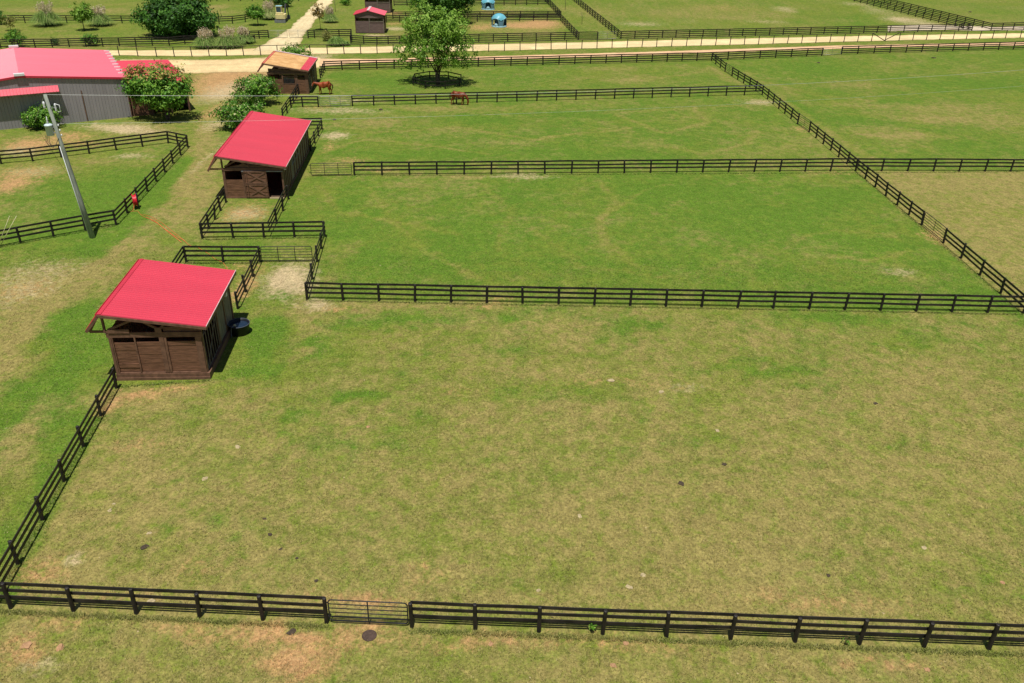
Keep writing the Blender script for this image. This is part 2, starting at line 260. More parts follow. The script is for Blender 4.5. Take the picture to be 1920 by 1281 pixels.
def field(x, y):
    sh = x.shape
    n1 = fbm(x*.09, y*.09, 1); n2 = fbm(x*.35, y*.35, 2); n3 = fbm(x*1.3, y*1.3, 3, 4)
    wx = x+(n2-.5)*1.6+(n3-.5)*.8; wy = y+(fbm(x*.35+40, y*.35, 9)-.5)*1.6+(fbm(x*1.3+9, y*1.3, 8)-.5)*.8
    l = np.full(sh, .48); d = np.full(sh, .30); e = np.zeros(sh); s = np.zeros(sh)
    for P, a, b in ZW:
        m = inpoly(x, y, P); l[m] = a; d[m] = b
    # the near paddock is greener towards the far fence
    g = np.clip((y-25)/24, 0, 1); m = inpoly(x, y, ZW[0][0]); l[m] += .30*g[m]**1.5+(n2[m]-.5)*.5+(n3[m]-.5)*.9; d[m] -= .22*g[m]+(n3[m]-.5)*.5
    m = (x < -17) & (y < 70) & (y > 24) & ~inpoly(x, y, ZW[0][0]); l[m] += .16; d[m] -= .04
    m = y < 23.7; d[m] = .70; l[m] = .16
    l = l+(n1-.5)*.6+(n2-.5)*.7+(n3-.5)*.4; d = d+(fbm(x*.12, y*.12, 5)-.5)*.5+(fbm(x*.5, y*.5, 6)-.5)*.7+(fbm(x*1.9, y*1.9, 7)-.5)*.4
    amp = {'l': l, 'd': d, 'e': e, 's': s}
    for cx, cy, rx, ry, ch, st in BW:
        q = ((wx-cx)/max(rx, .3))**2+((wy-cy)/max(ry, .3))**2; k = q < 6
        a = amp[ch]; ad = st*np.exp(-q[k]*.9)
        a[k] += ad
        if ch == 'l': d[k] -= ad*.6
        if ch == 'd': l[k] -= ad*.7
    for P, wd, st, ch in SW:
        P = np.array(P); lo = P.min(0)-3; hi = P.max(0)+3; k = (x > lo[0]) & (x < hi[0]) & (y > lo[1]) & (y < hi[1])
        if not k.any(): continue
        q = segdist(wx[k]*.6+x[k]*.4, wy[k]*.6+y[k]*.4, P)/wd; ad = st*(1.3 if ch == 'd' else 1)*np.exp(-q*q)*(.45+.9*n2[k])
        if ch == 'd' and wd < .6: l[k] -= ad*1.3; d[k] += ad*.45; continue
        amp[ch][k] += ad
        if ch == 'd': l[k] -= ad*.5
    e = e+np.clip(n3-.74, 0, 1)*1.3*(d > .5)
    return np.clip(l, 0, 1), np.clip(d, 0, 1), np.clip(e, 0, 1), np.clip(s, 0, 1)
# base colours of the turf
C_MID = np.array([.145, .185, .03]); C_LUSH = np.array([.084, .182, .014]); C_DRY = np.array([.285, .230, .078]); C_EARTH = np.array([.50, .285, .125]); C_SAND = np.array([.58, .45, .26])
def masks(x, y): return np.stack(field(x, y), -1)
def turf(x, y):
    l, d, e, s = field(x, y)
    c = np.tile(C_MID, (*x.shape, 1)); k = lambda a: np.clip(a, 0, 1)[..., None]
    c = c+(C_LUSH-c)*k((l-.30)*1.5)*.85; c = c+(C_DRY-c)*k((d-.18)*1.25)*.9
    n = fbm(x*2.7, y*2.7, 21, 3)
    c = c+(C_EARTH-c)*k((e*1.25+(n-.5)*.5*(e > .02)-.10)*1.3); c = c+(C_SAND-c)*k((s*1.25+(n-.5)*.6*(s > .02)-.12)*1.3)
    return c
def axis(lo, hi, st, far, k=1.22):
    a = list(np.arange(lo, hi+st/2, st)); s = st
    while a[-1] < far: s *= k; a.append(a[-1]+s)
    s = st
    while a[0] > -far: s *= k; a.insert(0, a[0]-s)
    return np.array(a)
def grid_mesh(name, xs, ys, z, cols, m):
    nx, ny = len(xs), len(ys); X, Y = np.meshgrid(xs, ys); v = np.stack([X, Y, np.full_like(X, z) if np.isscalar(z) else z], -1).reshape(-1, 3)
    i = (np.arange(ny-1)[:, None]*nx+np.arange(nx-1)[None]).ravel(); f = np.stack([i, i+1, i+nx+1, i+nx], 1)
    me = np_mesh(name, v, f, m); ca = me.color_attributes.new('turf', 'FLOAT_COLOR', 'POINT')
    ca.data.foreach_set('color', cols(X, Y).reshape(-1, 4).astype(np.float32).ravel()); return me
def np_mesh(name, v, f, m, k=None):
    me = bpy.data.meshes.new(name); k = f.shape[1]
    me.vertices.add(len(v)); me.vertices.foreach_set('co', v.astype(np.float32).ravel()); me.loops.add(f.size); me.loops.foreach_set('vertex_index', f.astype(np.int32).ravel())
    me.polygons.add(len(f)); me.polygons.foreach_set('loop_start', (np.arange(len(f))*k).astype(np.int32)); me.polygons.foreach_set('loop_total', np.full(len(f), k, np.int32))
    me.update(calc_edges=True); me.materials.append(m); return me
def groundmat(name, masked=True, fine=1.):
    m = bpy.data.materials.new(name); m.use_nodes = True; n = m.node_tree; p = n.nodes['Principled BSDF']; p.inputs['Roughness'].default_value = .95; p.inputs['Specular IOR Level'].default_value = .1
    at = n.nodes.new('ShaderNodeAttribute'); at.attribute_name = 'turf'; tc = n.nodes.new('ShaderNodeTexCoord')
    def nz(sc, det=4, rough=.6, w_=0., dist=0.):
        t = n.nodes.new('ShaderNodeTexNoise'); t.noise_dimensions = '4D'; t.inputs['W'].default_value = w_; t.inputs['Distortion'].default_value = dist
        t.inputs['Scale'].default_value = sc; t.inputs['Detail'].default_value = det; t.inputs['Roughness'].default_value = rough; n.links.new(tc.outputs['Object'], t.inputs[0]); return t.outputs[0]
    def rng(src, a, b, c, d):
        r_ = n.nodes.new('ShaderNodeMapRange'); r_.inputs[1].default_value = a; r_.inputs[2].default_value = b; r_.inputs[3].default_value = c; r_.inputs[4].default_value = d; n.links.new(src, r_.inputs[0]); return r_.outputs[0]
    def mt(op, a, b, cl=False):
        q = n.nodes.new('ShaderNodeMath'); q.operation = op; q.use_clamp = cl
        for i, v in enumerate((a, b)):
            if isinstance(v, (int, float)): q.inputs[i].default_value = v
            else: n.links.new(v, q.inputs[i])
        return q.outputs[0]
    def mix(f, a, b):
        x = n.nodes.new('ShaderNodeMix'); x.data_type = 'RGBA'; n.links.new(f, x.inputs[0])
        for i, v in ((6, a), (7, b)):
            if isinstance(v, tuple): x.inputs[i].default_value = (*v, 1)
            else: n.links.new(v, x.inputs[i])
        return x.outputs[2]
    A = nz(7, 6, .75); Bn = nz(1.1, 9, .72, 2, .4); Cn = nz(1.4, 9, .72, 5, .5); Dn = nz(2.6, 8, .75, 8, .3); E_ = nz(28, 2, .6, 3)
    if masked:
        sp = n.nodes.new('ShaderNodeSeparateColor'); n.links.new(at.outputs['Color'], sp.inputs[0]); l, d, e, sd_ = sp.outputs[0], sp.outputs[1], sp.outputs[2], at.outputs['Alpha']
        fl = mt('ADD', mt('MULTIPLY', mt('SUBTRACT', l, .32), 1.5), rng(Bn, .25, .75, -1.0, 1.0), True)
        fd = mt('ADD', mt('MULTIPLY', mt('SUBTRACT', d, .20), 1.25), mt('MULTIPLY', rng(Cn, .25, .75, -1.3, 1.3), mt('ADD', d, .18)), True)
        gate_ = lambda v: mt('MULTIPLY', v, 7., True)
        fe = mt('ADD', mt('MULTIPLY', mt('SUBTRACT', e, .12), 1.6), mt('MULTIPLY', rng(Dn, .25, .75, -1.1, 1.1), gate_(e)), True)
        fs = mt('ADD', mt('MULTIPLY', mt('SUBTRACT', sd_, .14), 1.6), mt('MULTIPLY', rng(Dn, .75, .25, -1.0, 1.0), gate_(sd_)), True)
        big = nz(.22, 3, .5, 12)
        c = mix(mt('MULTIPLY', fl, .8), mix(big, (.185, .215, .028), (.125, .182, .024)), tuple(C_LUSH)); c = mix(mt('MULTIPLY', fd, .85), c, mix(nz(.9, 5, .7, 21), (.262, .222, .066), (.345, .258, .102)))
        c = mix(mt('MULTIPLY', fe, .9), c, mix(Bn, (.56, .30, .13), (.44, .27, .13))); c = mix(mt('MULTIPLY', fs, .82), c, mix(A, (.62, .50, .29), (.52, .37, .23)))
    else: c = at.outputs['Color']
    v = mt('MULTIPLY', mt('MULTIPLY', rng(A, .3, .7, 1-.55*fine, 1+.45*fine), rng(Bn, .3, .7, 1.1, .9)), rng(E_, .3, .7, 1-.22*fine, 1+.22*fine))
    v = mt('MULTIPLY', v, rng(nz(2.6, 5, .78, 91, .6), .32, .68, 1-.30*fine, 1+.26*fine))
    vm = n.nodes.new('ShaderNodeVectorMath'); vm.operation = 'SCALE'; n.links.new(c, vm.inputs[0]); n.links.new(v, vm.inputs['Scale']); c = vm.outputs[0]
    c = mix(rng(nz(11, 4, .75, 31, .6), .56, .70, 0, .55*fine), c, (.48, .41, .19)); c = mix(rng(nz(7, 5, .8, 41, .8), .54, .66, 0, .62*fine), c, (.060, .070, .022)); c = mix(rng(nz(3.1, 5, .75, 51, .8), .60, .72, 0, .4*fine), c, (.24, .14, .07)); c = mix(rng(nz(5.2, 2, .5, 61, .3), .735, .76, 0, .8*fine), c, (.52, .40, .24)); c = mix(rng(nz(4.2, 2, .5, 71, .3), .745, .77, 0, .8*fine), c, (.05, .035, .02))
    n.links.new(c, p.inputs['Base Color'])
    bp = n.nodes.new('ShaderNodeBump'); bp.inputs['Strength'].default_value = .6*fine; bp.inputs['Distance'].default_value = .08; n.links.new(A, bp.inputs['Height']); n.links.new(bp.outputs[0], p.inputs['Normal'])
    return m
M_TURF = groundmat('pasture_turf'); M_ROAD = groundmat('sandy_road', False, .5)
xs = axis(-62, 62, .36, 3000); ys = axis(16, 112, .36, 3000, 1.05)
ys = ys[ys > -400]
go = bpy.data.objects.new('ground', grid_mesh('ground', xs, ys, 0., masks, M_TURF)); COL.objects.link(go); go['kind'] = 'structure'

# ------------------------------------------------------------ dirt roads (4 mm above the turf)
def ribbon(name, left, right, z, base, wob=.35, n=240):
    def samp(P):
        P = np.array([G(*q)[:2] for q in P]); L = np.r_[0, np.cumsum(np.linalg.norm(np.diff(P, axis=0), axis=1))]; t = np.linspace(0, L[-1], n)
        return np.stack([np.interp(t, L, P[:, 0]), np.interp(t, L, P[:, 1])], 1)
    a = samp(left); b = samp(right); k = 24; t = np.linspace(0, 1, k)[None, :, None]
    jit = lambda P, s: P+np.stack([(fbm(P[:, 0]*.5, P[:, 1]*.5, s)-.5), (fbm(P[:, 0]*.5, P[:, 1]*.5, s+3)-.5)], 1)*wob*2+np.stack([(fbm(P[:, 0]*2.5, P[:, 1]*2.5, s+5)-.5), (fbm(P[:, 0]*2.5, P[:, 1]*2.5, s+6)-.5)], 1)*wob
    a = jit(a, 31); b = jit(b, 41); V = a[:, None]*(1-t)+b[:, None]*t; V = np.concatenate([V, np.full((n, k, 1), z)], -1)
    i = (np.arange(n-1)[:, None]*k+np.arange(k-1)[None]).ravel(); f = np.stack([i, i+1, i+k+1, i+k], 1)
    nrm = np.cross(V[1, 0]-V[0, 0], V[0, 1]-V[0, 0])[2]
    if nrm > 0: f = f[:, ::-1]
    me = np_mesh(name, V.reshape(-1, 3), f, M_ROAD); ca = me.color_attributes.new('turf', 'FLOAT_COLOR', 'POINT')
    X = V[..., 0]; Y = V[..., 1]; tt = np.broadcast_to(t[..., 0], X.shape)
    c = np.array(base)*(1+.22*(fbm(X*.3, Y*.3, 51)-.5)[..., None]*2+.30*(fbm(tt*14+X*.02, X*.08, 57)-.5)[..., None]+.18*(fbm(X*1.6, Y*1.6, 58)-.5)[..., None]); m = np.clip((fbm(X*.8, Y*.8, 52)-.5)*3, 0, 1)[..., None]*.35; c = c*(1-m)+np.array([.62, .40, .2])*m
    ed = np.clip(np.minimum(tt, 1-tt)*9, 0, 1)[..., None]; c = c*ed+(c*.55+np.array([.25, .2, .07])*.45)*(1-ed)
    ca.data.foreach_set('color', np.concatenate([c.reshape(-1, 3), np.ones((n*k, 1))], 1).astype(np.float32).ravel())
    o = bpy.data.objects.new(name, me); COL.objects.link(o); o['kind'] = 'structure'; return o
ribbon('training_track', [(-150, 108), (230, 104), (350, 106), (640, 101), (980, 94), (1230, 88), (1640, 77), (2050, 68)], [(-150, 92), (230, 95), (350, 94), (490, 91), (640, 89), (980, 82), (1230, 76), (1640, 67), (2050, 60)], .008, (.74, .58, .31))
ribbon('dirt_road', [(596, 124), (700, 118), (980, 110), (1230, 103), (1560, 92), (2050, 82)], [(560, 110), (700, 111), (980, 104), (1230, 97), (1560, 86), (2050, 76)], .012, (.74, .47, .27), .25)
ribbon('barn_driveway', [(226, 134), (300, 137), (370, 138), (430, 136), (500, 136), (600, 128)], [(226, 112), (300, 112), (370, 113), (430, 112), (500, 108), (600, 108)], .016, (.72, .54, .28), .5)
ribbon('gravel_lane', [(474, 95), (486, 88), (541, 56), (570, 28), (597, 0), (640, -45)], [(558, 95), (561, 84), (577, 57), (601, 28), (627, 0), (668, -45)], .012, (.70, .57, .33), .5)
ribbon('paddock_lane', [(1665, 60), (1720, 58), (1790, 57), (1860, 58), (2050, 56)], [(1665, 48), (1720, 47), (1790, 48), (1860, 50), (2050, 48)], .012, (.60, .50, .36), .3)

# ------------------------------------------------------------ fences
def post_mesh(nm, h, wd, m):
    mb = MB(); a = wd/2; b = a*.72
    for k, (z, q) in enumerate([(0, 1), (h*.93, .96), (h-.015, .9), (h, .6)]):
        for j in range(8): t = math.pi/8+j*math.pi/4; mb.v.append((a*q*1.05*math.cos(t), a*q*1.05*math.sin(t), z))
    for k in range(3):
        for j in range(8): mb.f.append((k*8+j, k*8+(j+1) % 8, (k+1)*8+(j+1) % 8, (k+1)*8+j))
    mb.f.append(tuple(24+j for j in range(8))); return mb.mesh(nm, m)
POSTS = {}
def get_post(h, wd, m):
    k = (h, wd, m.name)
    if k not in POSTS: POSTS[k] = post_mesh('post', h, wd, m)
    return POSTS[k]
FG = 'black board fences around the paddocks'
def fence(pts, label, rails=(.48, .83, 1.17), h=1.27, wd=.165, side=1, name='board_fence', m=None, rh=.145, rt=.036, spacing=2.44, group=FG, world=False, n=None, ends=(1, 1), roff=None):
    m = m or M_BLACK
    W = [np.array(p[:2]) if world else G(*p)[:2] for p in pts]; o0 = W[0]
    t = thing(name, label, 'fence', (o0[0], o0[1], 0), 0, group)
    P = []; idx = []
    for k, (a, b) in enumerate(zip(W[:-1], W[1:])):
        L = np.linalg.norm(b-a); nb = max(1, round(L/spacing)) if not n else n[k]
        for j in range(nb): P.append(a+(b-a)*j/nb)
    P.append(W[-1]); P = [p-o0 for p in P]
    pm = get_post(h, wd, m)
    for j, p in enumerate(P):
        if (j == 0 and not ends[0]) or (j == len(P)-1 and not ends[1]): continue
        link('post', pm, t, (p[0], p[1], -.01), (random.gauss(0, .028), random.gauss(0, .028), random.uniform(0, 6)), (1, 1, random.uniform(.98, 1.02)))
    off = (wd/2+rt/2-.012)*side if roff is None else roff
    for rz in rails:
        mb = MB(); zz = [rz+random.gauss(0, .014) for _ in P]
        for j in range(len(P)-1):
            a, b = P[j], P[j+1]; d = (b-a)/np.linalg.norm(b-a); nn = np.array([-d[1], d[0]])*off; zm = random.gauss(0, .006)
            A = (a[0]+nn[0]-d[0]*.03, a[1]+nn[1]-d[1]*.03, zz[j]); B = (b[0]+nn[0]+d[0]*.03, b[1]+nn[1]+d[1]*.03, zz[j+1]); C = tuple((A[i]+B[i])/2+(zm if i == 2 else 0) for i in range(3))
            mb.beam(A, C, rt, rh*random.uniform(.95, 1.05)); mb.beam(C, B, rt, rh*random.uniform(.95, 1.05))
        mb.obj('rail', m, t)
    return t
R4 = (.28, .60, .91, 1.20)
def gate(p0, p1, label, m=None, h=1.2, nr=5, nv=2, world=False, z0=.14):
    m = m or M_DARKGATE; a = np.array(p0[:2]) if world else G(*p0)[:2]; b = np.array(p1[:2]) if world else G(*p1)[:2]; L = np.linalg.norm(b-a)
    t = thing('pipe_gate', label, 'gate', (a[0], a[1], 0), math.atan2(b[1]-a[1], b[0]-a[0]), 'tubular gates in the fences'); r_ = .026; c = .14; x0 = .14; x1 = L-.14
    mb = MB(); pts = [(x0, 0, z0+c)]
    def arc(cx, cz, a0, a1): return [(cx+c*math.cos(a0+(a1-a0)*k/4), 0, cz+c*math.sin(a0+(a1-a0)*k/4)) for k in range(5)]
    pts = arc(x0+c, z0+c, math.pi*1.5, math.pi)+arc(x0+c, h-c, math.pi, math.pi/2)+arc(x1-c, h-c, math.pi/2, 0)+arc(x1-c, z0+c, 0, -math.pi/2); pts.append(pts[0])
    mb.tube(pts, r_, 6); mb.obj('frame', m, t, True)
    for k in range(1, nr-1):
        mb = MB(); z = z0+(h-z0)*k/(nr-1); mb.tube([(x0, 0, z), (x1, 0, z)], r_*.8, 6); mb.obj('rail', m, t, True)
    for k in range(1, nv+1):
        mb = MB(); x = x0+(x1-x0)*k/(nv+1); mb.box(x-.025, x+.025, -.035, -.027+.001, z0, h); mb.obj('upright', m, t)
    for z in (.35, h-.15): mb = MB(); mb.beam((-.02, 0, z), (x0, 0, z), .03, .05); mb.obj('hinge', m, t)
    return t
fence([(-97, 1136), (21, 1140), (612.5, 1167.5)], 'nearest black board fence left of the bottom pipe gate', n=[1, 5])
fence([(772.5, 1175), (1975, 1222)], 'nearest black board fence right of the bottom pipe gate', n=[10])
gate((612.5, 1167.5), (772.5, 1175), 'dark rounded pipe gate in the nearest fence at the bottom', nr=6, nv=1)
fence([(218.5, 728), (-19, 1152)], 'black board fence slanting from the near shed to the bottom left corner', side=1, n=[6], ends=(1, 0))
fence([(576, 562), (1918, 588)], 'long black board fence on the far side of the near paddock', n=[20], side=1)
fence([(1918, 588), (1768.6, 456)], 'diagonal black fence below the gate at the right of the middle paddock', n=[4], side=1, ends=(0, 1), roff=.09)
gate((1768.6, 456), (1727.5, 422.5), 'small dark pipe gate in the right diagonal fence, nearest of its gates', nv=1, nr=6)
fence([(1727.5, 422.5), (1604, 321)], 'diagonal black fence between the middle cross fence and the nearest diagonal gate', side=1)
fence([(1604, 321), (1517, 248)], 'diagonal black fence just beyond the middle cross fence', side=1, ends=(0, 1))
gate((1517, 248), (1495, 233), 'pipe gate in the right diagonal fence between two cross fences', nv=1, nr=6)
fence([(1495, 233), (1429, 178)], 'diagonal black fence between that of the bay horse row and the second diagonal gate', side=1)
fence([(1429, 178), (1372.5, 143)], 'diagonal black fence running on beyond the cross fence by the bay horse', side=1, ends=(0, 1))
gate((1372.5, 143), (1359, 134.5), 'farthest pipe gate in the right diagonal fence', nv=1, nr=6)
fence([(1359, 134.5), (1334, 114)], 'short far end of the diagonal black fence at the road fence', side=1, ends=(1, 0))
fence([(664.5, 329), (1604, 321)], 'black cross fence running right from the gate beside the long middle shed', n=[19], side=1)
fence([(1604, 321), (1990, 322)], 'black cross fence right of the diagonal fence beside the dry paddock', n=[8], side=1, ends=(0, 1))
gate((581, 331), (663, 329.5), 'pipe gate beside the right wall of the long middle shed', nr=6, nv=2)
fence([(661, 199), (1429, 178)], 'black cross fence behind the grazing bay horse', n=[21], side=1, ends=(1, 0))
fence([(546, 202), (567.8, 201), (597, 201)], 'short black fence left of the grey gate near the standing horse', n=[1, 1])
gate((598, 201), (660, 199), 'grey galvanised pipe gate below the standing chestnut horse', M_GREYGATE, nr=6, nv=2)
fence([(560, 177), (546, 202), (531, 224)], 'black fence slanting down from the orange roofed shed toward the long shed', side=-1)
fence([(604, 243), (545, 243.5)], 'short black fence behind the long red roofed shed', side=-1)
fence([(604, 243), (583, 283)], 'black fence slanting down along the rear right of the long shed', side=1, ends=(0, 1))
fence([(424, 380), (379.7, 447.8)], 'black fence on the left of the small pen before the long shed', side=-1, spacing=2.2)
fence([(379.7, 447.8), (609, 444)], 'black fence along the front of the small pen before the long shed', n=[4], side=1, ends=(0, 1))
fence([(507, 445), (541, 374)], 'black fence on the right of the small pen, ending at the dark doorway', side=1, ends=(0, 1))
fence([(609, 444), (594.8, 491), (575.4, 560)], 'black fence linking the small pen to the long near paddock fence', n=[2, 2], side=1, ends=(0, 0))
gate((487.7, 492), (590, 491), 'dark pipe gate between the near shed yard and the pasture', nr=6, nv=2)
fence([(349.6, 492), (487.7, 492)], 'black fence behind the near red roofed shed, crossed by the orange hose', n=[2], side=1)
fence([(349.6, 492), (322, 536)], 'short black fence at the rear left corner of the near shed', n=[1], side=-1, ends=(0, 1))
fence([(487.7, 492), (446, 579)], 'black fence from the yard gate down to the rear right of the near shed', n=[3], side=1, ends=(0, 1))
fence([(-60, 313), (2.6, 307.7), (61.8, 302.5), (315.6, 269), (352.4, 276.7)], 'black fence of the left paddock on the metal barn side', n=[1, 1, 5, 2], side=1)
fence([(352.4, 276.7), (218.2, 422.3)], 'black fence of the left paddock carrying the red hose reel', n=[8], side=1, ends=(0, 1))
fence([(218.2, 422.3), (-25, 467.5)], 'black fence of the left paddock beside the foot of the utility pole', n=[4], side=-1, ends=(0, 1))
fence([(608.8, 132.5), (1334, 114), (1540.5, 105)], 'long black fence along the near side of the road behind the fenced tree', side=-1, rails=R4, n=[24, 7])
fence([(1577.3, 102.3), (1955, 91.5)], 'black roadside fence right of the farthest right gate', side=-1, rails=R4, n=[13])
gate((1540.5, 105), (1577.3, 102.3), 'pale gate in the roadside fence at the far right', M_GREYGATE, nv=1, nr=5)
fence([(608.8, 132.5), (601, 147)], 'short black fence turning from the roadside fence to the orange roofed shed', side=1, ends=(0, 1), spacing=1.5)
# sandy track: one top rail on posts
tk = [(224, 104.5), (294, 107), (360, 106), (489, 104), (582.6, 102), (676.6, 101), (916, 97), (1062, 92.6), (1231, 88.3), (1422, 83.5), (1633.5, 78), (1736.6, 75.2), (1885, 71.8), (1940, 70.5)]
t = fence(tk, 'weathered single rail fence along the near edge of the pale sandy track', rails=(1.36,), h=1.4, wd=.13, m=M_BLACK2, rh=.07, rt=.1, side=1, name='track_fence', group=None, spacing=2.5, roff=0)
q = [G(*p)[:2]-G(*tk[0])[:2] for p in ((1633.5, 78), (1657, 77.4), (1683, 76.7))]
for a, b in ((0, 1), (2, 1)):
    mb = MB(); mb.beam((q[a][0], q[a][1]-.12, 1.34), (q[b][0], q[b][1]-.12, .15), .05, .12); mb.obj('brace', M_BLACK2, t)
fence([(-60, 92.5), (2, 91), (286, 86), (318, 86), (347, 83.5), (400, 83)], 'black four rail fence beyond the metal barn and the track', rails=R4, side=1, n=[2, 9, 1, 1, 2])
fence([(453, 84), (478.5, 79.5)], 'low pale topped fence panel beside the pampas grass clumps', rails=(.5, .95), h=1.05, n=[1], name='fence_panel')
fence([(469, 73.5), (504, 71.8)], 'short black fence between the pampas grass and the double lane gate', rails=R4, n=[2])
gate((504, 71.8), (541, 71.5), 'left leaf of the double gate across the pale lane', M_GREYGATE, nv=1, nr=6)
gate((578, 71.5), (541, 71.5), 'right leaf of the double gate across the pale lane', M_GREYGATE, nv=1, nr=6)
fence([(578, 72), (590, 71.6), (659, 70)], 'black fence right of the double lane gate', rails=R4, n=[1, 3])
fence([(659, 70), (658, 82)], 'short black fence stepping down toward the track beside the small brown stall', rails=R4, n=[2], ends=(0, 1))
fence([(658, 82), (707, 84), (770, 82.5), (897.6, 79), (1084.6, 75.2), (1120, 74.6)], 'long black four rail fence below the blue huts, along the far side of the track', rails=R4, n=[2, 3, 5, 7, 1], ends=(0, 1))
gate((1120, 74.6), (1157, 74), 'thin grey gate beyond the track at the mouth of the grass alley', M_GREYGATE, nv=1, nr=5)
fence([(1164, 73.6), (1216, 72), (1416, 67.7), (1668, 61.7), (1821.6, 58.4)], 'black four rail fence beyond the track on the right', rails=R4, n=[2, 8, 10, 6])
fence([(1164, 73.6), (1073, 0), (1050, -18)], 'black fence slanting away on the right side of the grass alley', rails=R4, spacing=2.44, ends=(0, 1))
fence([(1084.6, 75.2), (1051.5, 39.6)], 'black fence slanting away on the left of the grass alley, nearer stretch', rails=R4, spacing=2.44, ends=(0, 1))
fence([(1051.5, 34), (1026, 6), (1008, -12)], 'black fence slanting away on the left of the grass alley, farther stretch', rails=R4)
fence([(725, 42.7), (895, 40.8), (1051.5, 39.6)], 'black fence directly behind the nearer blue hut', rails=R4, spacing=2.44)
fence([(737, 36), (900, 34.8), (1051.5, 34)], 'second black fence parallel behind the nearer blue hut', rails=R4)
fence([(739, 11.5), (860, 10.6), (1029, 9.5)], 'black fence behind the farther blue hut', rails=R4)
fence([(-40, 43), (47.5, 43.3), (255, 44), (411, 45.5), (436, 44.5), (460, 41.6), (478, 37), (500, 34)], 'low three rail black fence crossing the far lawn at upper left', rails=(.48, .83, 1.17), n=[3, 8, 6, 1, 1, 1, 1])
fence([(340, 2), (560, 2.3)], 'farthest black fence at the top edge of the lawn', n=[10])
fence([(1822, 58.4), (1676, 21.6), (1590, 0), (1530, -14)], 'nearer of two parallel black fences at the upper right', rails=R4, ends=(0, 1))
fence([(1858, 57), (1680, 13), (1625, -1), (1560, -16)], 'farther of two parallel black fences at the upper right', rails=R4)
fence([(1858, 57), (2000, 53.5)], 'black fence leading off the right edge at the upper right', rails=R4, ends=(0, 1))
# octagonal guard fence round the tree
TC = G(820, 157.5)[:2]; ring = [(TC[0]+3.25*math.cos(math.pi*(k/4+.125)), TC[1]+3.1*math.sin(math.pi*(k/4+.125))) for k in range(9)]
fence(ring, 'octagonal black fence guarding the pasture tree', rails=(.45, .95), h=1.05, n=[1]*8, world=True, name='tree_guard_fence', ends=(1, 0), side=-1, wd=.13, rh=.13)

# ------------------------------------------------------------ sheds
def roof_panel(a0, a1, b0, b1, m, parent, name='roof_panel', ribs=.23, th=.05, rh=.028):
    """sloping sheet: ridge a0->a1, eave b0->b1, ribs run ridge to eave"""
    a0, a1, b0, b1 = map(Vector, (a0, a1, b0, b1)); L = (a1-a0).length; n = max(2, int(L/ribs)); nrm = (b0-a0).cross(a1-a0).normalized()
    if nrm.z < 0: nrm = -nrm
    mb = MB(); prof = []
    for k in range(n):
        for t, h in ((0, 0), (.06, rh), (.18, rh), (.24, 0), (.62, 0), (.64, rh*.3), (.68, rh*.3), (.7, 0)): prof.append(((k+t)/n, h))
    prof.append((1., 0))
    for t, h in prof:
        p = a0.lerp(a1, t)+nrm*h; q = b0.lerp(b1, t)+nrm*h; mb.v += [tuple(p), tuple(q), tuple(p-nrm*(h+th)), tuple(q-nrm*(h+th))]
    for k in range(len(prof)-1):
        i = k*4; j = i+4; mb.f += [(i, i+1, j+1, j), (i+2, j+2, j+3, i+3), (i+1, i+3, j+3, j+1), (i, j, j+2, i+2)]
    e = (len(prof)-1)*4; mb.f += [(0, 2, 3, 1), (e, e+1, e+3, e+2)]
    return mb.obj(name, m, parent)
def boards(parent, x0, x1, z0, z1, y, m, name='plank_wall', bh=.2, th=.035, axis='x'):
    mb = MB(); z = z0
    while z < z1-.01:
        t = min(bh, z1-z); j = -abs(random.gauss(0, .014)) if axis == 'x' else random.uniform(-.006, .01); 
        if axis == 'x': mb.box(x0, x1, y+j, y+th+j, z+.006, z+t-.006)
        else: mb.box(y-th+j, y+j, x0, x1, z+.006, z+t-.006)
        z += t
    return mb.obj(name, m, parent)
def bx(parent, name, m, *b):
    mb = MB()
    for q in b: mb.box(*q)
    return mb.obj(name, m, parent)
def shed_core(t, W, D, xr, hr, he, xl, hl, L, on, o2, roofm, trim=M_REDT, wz=None, wallm=M_BROWN, cap=True):
    # asymmetric gable: ridge along y at x=xr, long slope to the right
    er = (W+o2, -on, he); ef = (W+o2, L, he); rn = (xr, -on, hr); rf = (xr, L, hr); ln = (xl, -on, hl); lf = (xl, L, hl)
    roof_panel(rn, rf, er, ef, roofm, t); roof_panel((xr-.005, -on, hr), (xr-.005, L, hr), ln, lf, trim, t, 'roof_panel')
    mb = MB(); mb.beam((xr+.10, -on-.01, hr-.005), (xr+.10, L+.01, hr-.005), .22, .02); mb.beam((xr-.09, -on-.01, hr-.10), (xr-.09, L+.01, hr-.10), .02, .2)
    mb.obj('ridge_cap', trim, t)
    # fascia boards at both gables and rafters
    for y in (-on-.02, L+.02):
        mb = MB(); mb.beam((xr-.02, y, hr-.12), (W+o2, y, he-.12), .035, .15, up=(0, 0, 1)); mb.beam((xr+.02, y, hr-.14), (xl, y, hl-.1), .035, .15); mb.obj('fascia', M_BROWN2, t)
    mb = MB(); mb.box(W+o2-.02, W+o2+.02, -on, L, he-.2, he-.055); mb.obj('eave_board', M_BROWN2, t)
    mb = MB(); mb.beam((W+o2+.012, -on-.01, he+.01), (W+o2+.012, L+.01, he+.01), .035, .05); mb.obj('drip_edge', M_FLASH, t)
def roofz(x, W, o2, xr, hr, he): return hr+(he-hr)*(x-xr)/(W+o2-xr)

